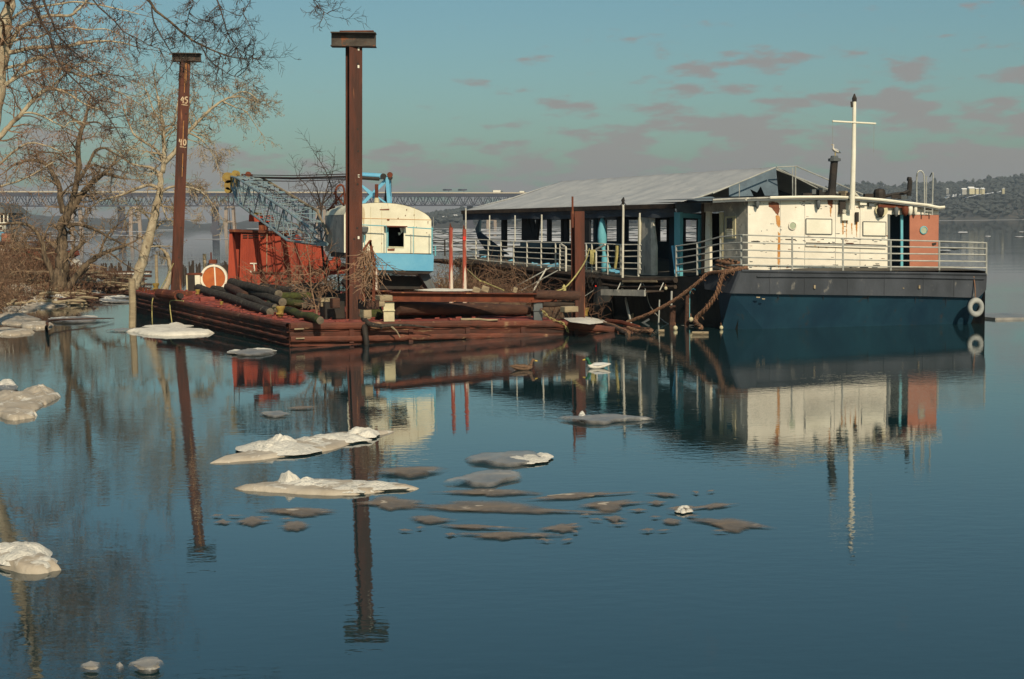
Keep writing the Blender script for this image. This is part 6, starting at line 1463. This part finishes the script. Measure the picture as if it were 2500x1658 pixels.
# floes near the barge and the bank
floe('flat white floe against the left side of the barge',418,812,104,8,.01,iw,.10,[(410,800,60,4,.10,iw),(430,796,18,3,.14,iw)],61,rag=.15)
floe('low white sliver left of the flat white floe',300,808,34,3,-.02,icegrey,.05,(),62)
floe('small white floe drifting off the near corner of the barge',612,864,62,7,-.03,icegrey,.06,[(575,862,20,5,.12,iw),(635,858,40,5,.08,iw)],63)
floe('white ice ledge with a branch frozen in it, left of the wooden post',190,784,80,6,-.02,icegrey,.08,[(180,780,58,4,.10,iw),(215,777,22,3,.12,iw)],64)
for k,(x,y,hw,hh,m,lab) in enumerate([(30,780,60,14,icedirty,'rounded dirty ice mound at the left edge by the bank'),(20,812,62,8,icedirty,'flat dirty ice shelf below the rounded mound'),(90,795,40,8,icedirty,'small tan ice hump right of the rounded mound'),(30,985,90,26,icedirty,'brown dirty ice heap at the left edge in midwater'),(95,970,46,20,icedirty,'darker pointed ice lump right of the brown heap'),(15,950,34,14,iw,'pale ice knob on top of the brown heap'),(40,1015,52,10,icedirty,'low tan ice shelf in front of the brown heap')]):
    floe(lab,x,y,hw,hh,.0,icegrey if m is iw else m,.08,[(x,y-hh*.2,hw*.8,hh*.7,.28 if hh>12 else .14,m)],70+k)
floe('big white ice boulder at the left edge near the bottom',45,1375,98,24,.16,icedirty,.08,[(35,1366,88,24,.26,iw),(95,1384,44,14,.16,iw)],80,rag=.14)
floe('submerged grey ice lump at the bottom left edge of the water',362,1634,42,13,-.03,icegrey,.05,[(360,1634,30,9,.06,icedirty)],81)
floe('small tan ice lump at the bottom left of the water',222,1638,28,8,.0,icegrey,.05,[(222,1638,18,5,.05,icedirty)],82)
floe('tiny ice crumb between the two lumps at the bottom',293,1640,10,4,.0,icegrey,.04,(),83)
# ice blocks along the shore
for k,(x,y,hw,hh,hz_,lab) in enumerate([(205,700,30,6,.35,'white ice slab leaning by the foot of the dark tree'),(240,712,26,7,.3,'smooth white ice block on the shore right of the tree'),(190,712,22,6,.3,'grey and white ice block at the tree foot'),(225,722,34,5,.2,'low ice shelf at the water edge right of the tree'),(160,655,26,6,.5,'snow hump behind the dark tree on the far bank'),(185,648,22,8,.6,'taller snow heap behind the leaning stem'),(205,660,34,5,.4,'long snow patch behind the leaning stem'),(120,662,22,5,.3,'snow patch left of the dark trunk'),(280,728,44,4,.12,'flat snowy ice reaching right towards the wooden post'),(262,734,22,4,.10,'small floe piece under the flat snowy ice'),(285,738,40,3,.08,'thin pale ice line nearest the wooden post'),(100,745,52,7,.2,'sunlit tan ice slab on the shore below the brush'),(60,735,44,6,.2,'pale ice slab left of the sunlit tan one'),(150,738,40,6,.25,'tilted pale ice slab pointing at the tree'),(50,756,44,5,.1,'muddy ice rim at the water line left')]):
    floe(lab,x,y,hw,hh,0,icegrey if k not in(11,12,14) else icedirty,.08,[(x,y,hw*.85,hh*.8,hz_,iw if k not in(11,12,14) else icedirty)],90+k,name='shore_ice_block',shore=True)
tag(MB().tube(curve_pts([W(115,790,.3),W(120,783,.25),W(160,780,.2),W(230,778,.16),W(278,777,.1)],3),[.05,.05,.045,.04,.04,.035,.035,.03,.03,.025,.02,.02,.015][:13],6).build('branch',brownlog,loc=W(115,795)),'dark branch lying across the white ice ledge','branch')
tag(MB().tube([W(112,800,-.1),W(114,797,.15),W(117,793,.35)],[.06,.05,.03],6).build('snag',brownlog,loc=W(112,800)),'short dark snag standing in the water at the ice ledge','snag')
# wooden posts
def post(px,yt,yb,Y,wpx,label,m=timber,nm='wooden_post'):
    a=D(px,yt,Y);c=D(px,yb,Y); c.z=min(c.z,-.3); rr=wpx/2*Y/F; o=MB().tube([c,a*.5+c*.5+Vector((.02,0,0)),a],[rr*1.05,rr,rr*.95],9).build(nm,m,loc=Vector((a.x,a.y,0))); return tag(o,label,'post')
post(322,680,800,W(322,800).y,17,'square old wooden post standing at the left corner of the barge')
post(381,622,712,58*S,8,'thin mossy post in the water left of the left pile'); post(499,620,665,70*S,9,'thin wooden post in the water behind the winch wheel')
# low snow covered landing stage behind the trees
Yk=82*S; g=thing('landing_stage',D(290,675,Yk),'low wooden landing rail with snow on it behind the leaning sycamore','landing stage')
for dy,(y0,y1) in ((0,(665,664)),(.0,(676,674))): MB().bar(D(215,y0,Yk),D(370,y1,Yk),.12,.16).build('rail',brownlog,g)
MB().bar(D(225,668,Yk-.1),D(365,667,Yk-.1),.1,.07).build('snow_cap',iw,g)
for x in (276,305,320,335,350): MB().bar(D(x,662,Yk),Vector((D(x,683,Yk).x,Yk,-.3)),.12).build('post',brownlog,g)
# rows of old thin pilings
pr=MB().tube([(0,0,-.4),(0,0,.95)],.045,5).build('old_piling',darkwood,loc=(0,0,0)); first=True; r=random.Random(6)
for grp in [(160,4),(172,3),(181,5),(222,6),(247,7),(268,8),(290,4),(312,4),(335,5),(445,5),(462,6),(480,5),(505,6),(522,5),(540,5),(552,4)]:
    for k in range(grp[1]):
        o=pr if first else pr.copy(); 
        if not first: col.objects.link(o)
        first=False; x=grp[0]+k*2.3+r.uniform(-1,1); Y=(88+r.uniform(-3,3))*S; p=D(x,664,Y); o.location=(p.x,Y,r.uniform(-.35,.1)); o['_o']=tuple(o.location)
        tag(o,'thin dark old piling in the rows standing in the water behind the trees','piling','old pilings in the back water')
# building and red barge behind the bank
Yh=78*S; hb=thing('riverside_shed',D(5,560,Yh),'dark shed with white framed windows at the left edge behind the bank','building')
MB().prism([D(x,y,Yh) for x,y in((-120,520),(14,517),(14,650),(-120,650))],(0,3,0)).build('wall',housegrey,hb)
MB().prism([D(x,y,Yh-.3) for x,y in((-130,524),(18,520),(-10,498),(-130,480))],(0,4,0)).build('roof',hullgrey,hb)
for (x0,y0,x1,y1) in ((0,522,19,544),(-30,552,7,563)):
    wdw=MB()
    for p,q_ in (((x0,y0),(x1,y0)),((x1,y0),(x1,y1)),((x1,y1),(x0,y1)),((x0,y1),(x0,y0)),((x0+(x1-x0)*.5,y0),(x0+(x1-x0)*.5,y1))): wdw.bar(D(*p,Yh-.1),D(*q_,Yh-.1),.06)
    o=wdw.build('window',whitep,hb); MB().prism([D(x,y,Yh-.06) for x,y in((x0,y0),(x1,y0),(x1,y1),(x0,y1))],(0,.04,0)).build('pane',glassdk,o)
MB().prism([D(x,y,Yh-.4) for x,y in((-60,568),(9,566),(9,590),(-60,590))],(0,.3,0)).build('blue_panel',bluep,hb)
db=MB().tube([D(15,596,Yh-1),D(15,570,Yh-1)],.28,10).build('drum',brownred,loc=D(15,596,Yh-1)); tag(db,'rust red drum standing beside the shed wall','drum')
rb=thing('red_work_barge',D(70,635,74*S),'faded red work barge moored behind the brush at the left','barge'); Yr=74*S
MB().prism([D(x,y,Yr) for x,y in((-160,612),(140,615),(143,626),(128,634),(60,640),(-160,642))],(0,4,0)).build('hull',redpaint,rb)
MB().prism([D(x,y,Yr-.1) for x,y in((-160,592),(130,590),(132,594),(-160,597))],(0,4,0)).build('upper_deck',brownlog,rb)
for x in (-20,30,62,96,125): MB().bar(D(x,592,Yr),D(x,614,Yr),.12).build('stanchion',brownlog,rb)
for x,w_,h_,m in ((35,12,5,yellowp),(52,14,4,rust),(15,20,4,housegrey)): MB().prism([D(x-w_,614,Yr-.2),D(x+w_,614,Yr-.2),D(x+w_-2,614-h_*1.6,Yr-.2),D(x-w_+2,614-h_*1.6,Yr-.2)],(0,.8,0)).build('deck_cargo',m,rb)
# ------------------------------------------------------------------ weeds and saplings on the barge
def weedpt(x0,x1,y0,y1,hh=0):
    def f(r):
        p=dk(r.uniform(x0,x1),r.uniform(y0,y1)); return p
    return f
def wd(s0,s1,t0,t1):
    def f(r):
        s,t=r.uniform(s0,s1)*LA,r.uniform(t0,t1)*LC; return on(s,t)
    return f
# overgrown heap of debris behind the beams and logs (brambles on old timber)
for k,(s_,t_,wx,hz_) in enumerate([(.44,.50,1.6,.55),(.62,.42,1.5,.6),(.27,.76,1.7,.75),(.25,.58,1.3,.45),(.30,.95,1.6,.85),(.55,.66,1.6,.5)]):
    c=on(s_*LA,t_*LC); b=MB(); n=14; vs=[]
    for i in range(5):
        f=1-i/4
        for a in range(n):
            t=2*math.pi*a/n; q=1+.3*noise.noise(Vector((math.cos(t)+k*3,math.sin(t),i*.5))); vs.append(c+Vector((math.cos(t)*wx*f*q,math.sin(t)*wx*f*q,hz_*(1-f**2)+.1*noise.noise(Vector((t*2,i,k))))))
    b.add(vs,[(i*n+a,i*n+(a+1)%n,(i+1)*n+(a+1)%n,(i+1)*n+a) for i in range(4) for a in range(n)]); b.build('debris_heap',soil,smooth=True,kind='stuff')
def bram(nm,specs,m,seed,ln):
    w=Wood(seed)
    for (s0,s1,t0,t1,n) in specs:
        for k in range(n):
            p=on(w.r.uniform(s0,s1)*LA,w.r.uniform(t0,t1)*LC,.1); w.grow(p,Vector((w.r.gauss(0,.5),w.r.gauss(0,.5),1)),ln*w.r.uniform(.5,1.1),.012,1,wig=.3,kk=3,minr=.008)
    w.tw.build(nm,m,kind='stuff')
bram('brambles',[(.32,.62,.46,.85,190),(.34,.6,.85,1.05,60),(.17,.34,.62,1.05,70)],brushm,5,1.2); bram('brambles',[(.55,.85,.28,.5,70)],twigred,6,1.1); bram('brambles',[(.3,.6,.75,1.05,90)],twigred,9,1.5)
bram('brambles',[(.3,.6,.5,1.0,60)],strawm,7,1.2)
def sapling(px,py,specs,label,seed,m=twigdark,Y=None,kids=8,ln=.7,h0=0.0):
    base=dk(px,py,h0); Y=base.y; g=thing('sapling',base,label,'sapling'); w=Wood(seed)
    for i,(pts,r0,r1) in enumerate(specs): w.limb(g,'trunk' if i==0 else 'limb',m,[D(x,y,Y) for x,y in pts],r0*Y/F,r1*Y/F,kids=kids,lvl=1,ln=ln,n=6,wig=.22,minr=.006)
    w.done(g,m)
sapling(776,778,[([(776,778),(768,740),(760,700),(756,640),(748,600)],2.2,1,),([(772,770),(782,730),(790,700),(800,660)],1.6,.7),([(768,745),(745,715),(735,690),(700,650)],1.5,.6),([(762,710),(785,680),(800,650)],1.3,.6),([(758,680),(735,640),(720,600)],1.2,.6)],'bare brown sapling growing up through the log pile',301,twigred)
sapling(800,735,[([(800,735),(796,690),(788,620),(782,560),(784,510),(778,480)],3.5,2),([(784,520),(790,490),(800,455),(812,420)],2,.9),([(784,515),(765,480),(745,450),(725,430)],1.6,.7),([(790,600),(810,560),(826,520),(835,480)],1.8,.8),([(786,500),(810,470),(800,430),(785,400),(768,375)],1.6,.7),([(795,640),(812,600),(822,560)],1.6,.8)],'taller dark bare sapling in front of the crane cab, left of the tall pile',302,twigdark,kids=9,ln=.9)
sapling(830,735,[([(830,735),(826,680),(820,620),(812,560)],2.5,1.2),([(822,640),(838,590),(842,540)],1.6,.8)],'dark bare stems close beside the tall pile',303,twigdark)
sapling(895,735,[([(895,735),(905,690),(908,640),(900,600),(890,585)],2.0,.9),([(905,670),(925,650),(960,632)],1.3,.6),([(903,610),(912,580),(925,555)],1.3,.6)],'reddish bare sapling right of the tall pile in front of the blue panel',304,twigred,kids=10,ln=.5)
sapling(985,735,[([(985,735),(1000,690),(1015,640),(1020,615)],1.3,.6),([(990,715),(960,690),(930,680)],1,.5)],'thin twiggy weed in front of the crane track',305,brushm)
# rusty crumpled plate by the tall pile
cp_=dk(895,735,.9); q=lambda x,y: D(x,y,cp_.y)
rw_=thing('bent_scrap',dk(895,735),'bent rusty frame with dead vines on it between the tall pile and the cab','scrap metal')
for a,c,w_ in (((886,612),(903,588),.07),((903,588),(914,640),.06),((905,586),(904,600),.05),((914,640),(912,735),.07),((888,620),(888,735),.08)): MB().bar(q(*a),q(*c),w_,.04).build('bar',rust,rw_)
w=Wood(91)
for k in range(46): w.grow(q(w.r.uniform(885,912),w.r.uniform(596,640)),Vector((w.r.gauss(0,.3),w.r.gauss(0,.3),-1)),w.r.uniform(.3,.9),.012,1,wig=.2,kk=2,minr=.009)
w.tw.build('dead_vine',twigred,rw_,kind='stuff')
# ------------------------------------------------------------------ river haze
hz=bpy.data.materials.new('haze'); hz.use_nodes=True; t=hz.node_tree; t.nodes.clear()
vo=t.nodes.new('ShaderNodeVolumePrincipled'); vo.inputs['Color'].default_value=(.80,.90,1.0,1); vo.inputs['Density'].default_value=.00013; vo.inputs['Anisotropy'].default_value=.2
oo=t.nodes.new('ShaderNodeOutputMaterial'); t.links.new(vo.outputs[0],oo.inputs['Volume'])
b=MB(); b.box((250,2450,78.2),(9100,5200,160)); h=b.build('haze',hz,kind='stuff')
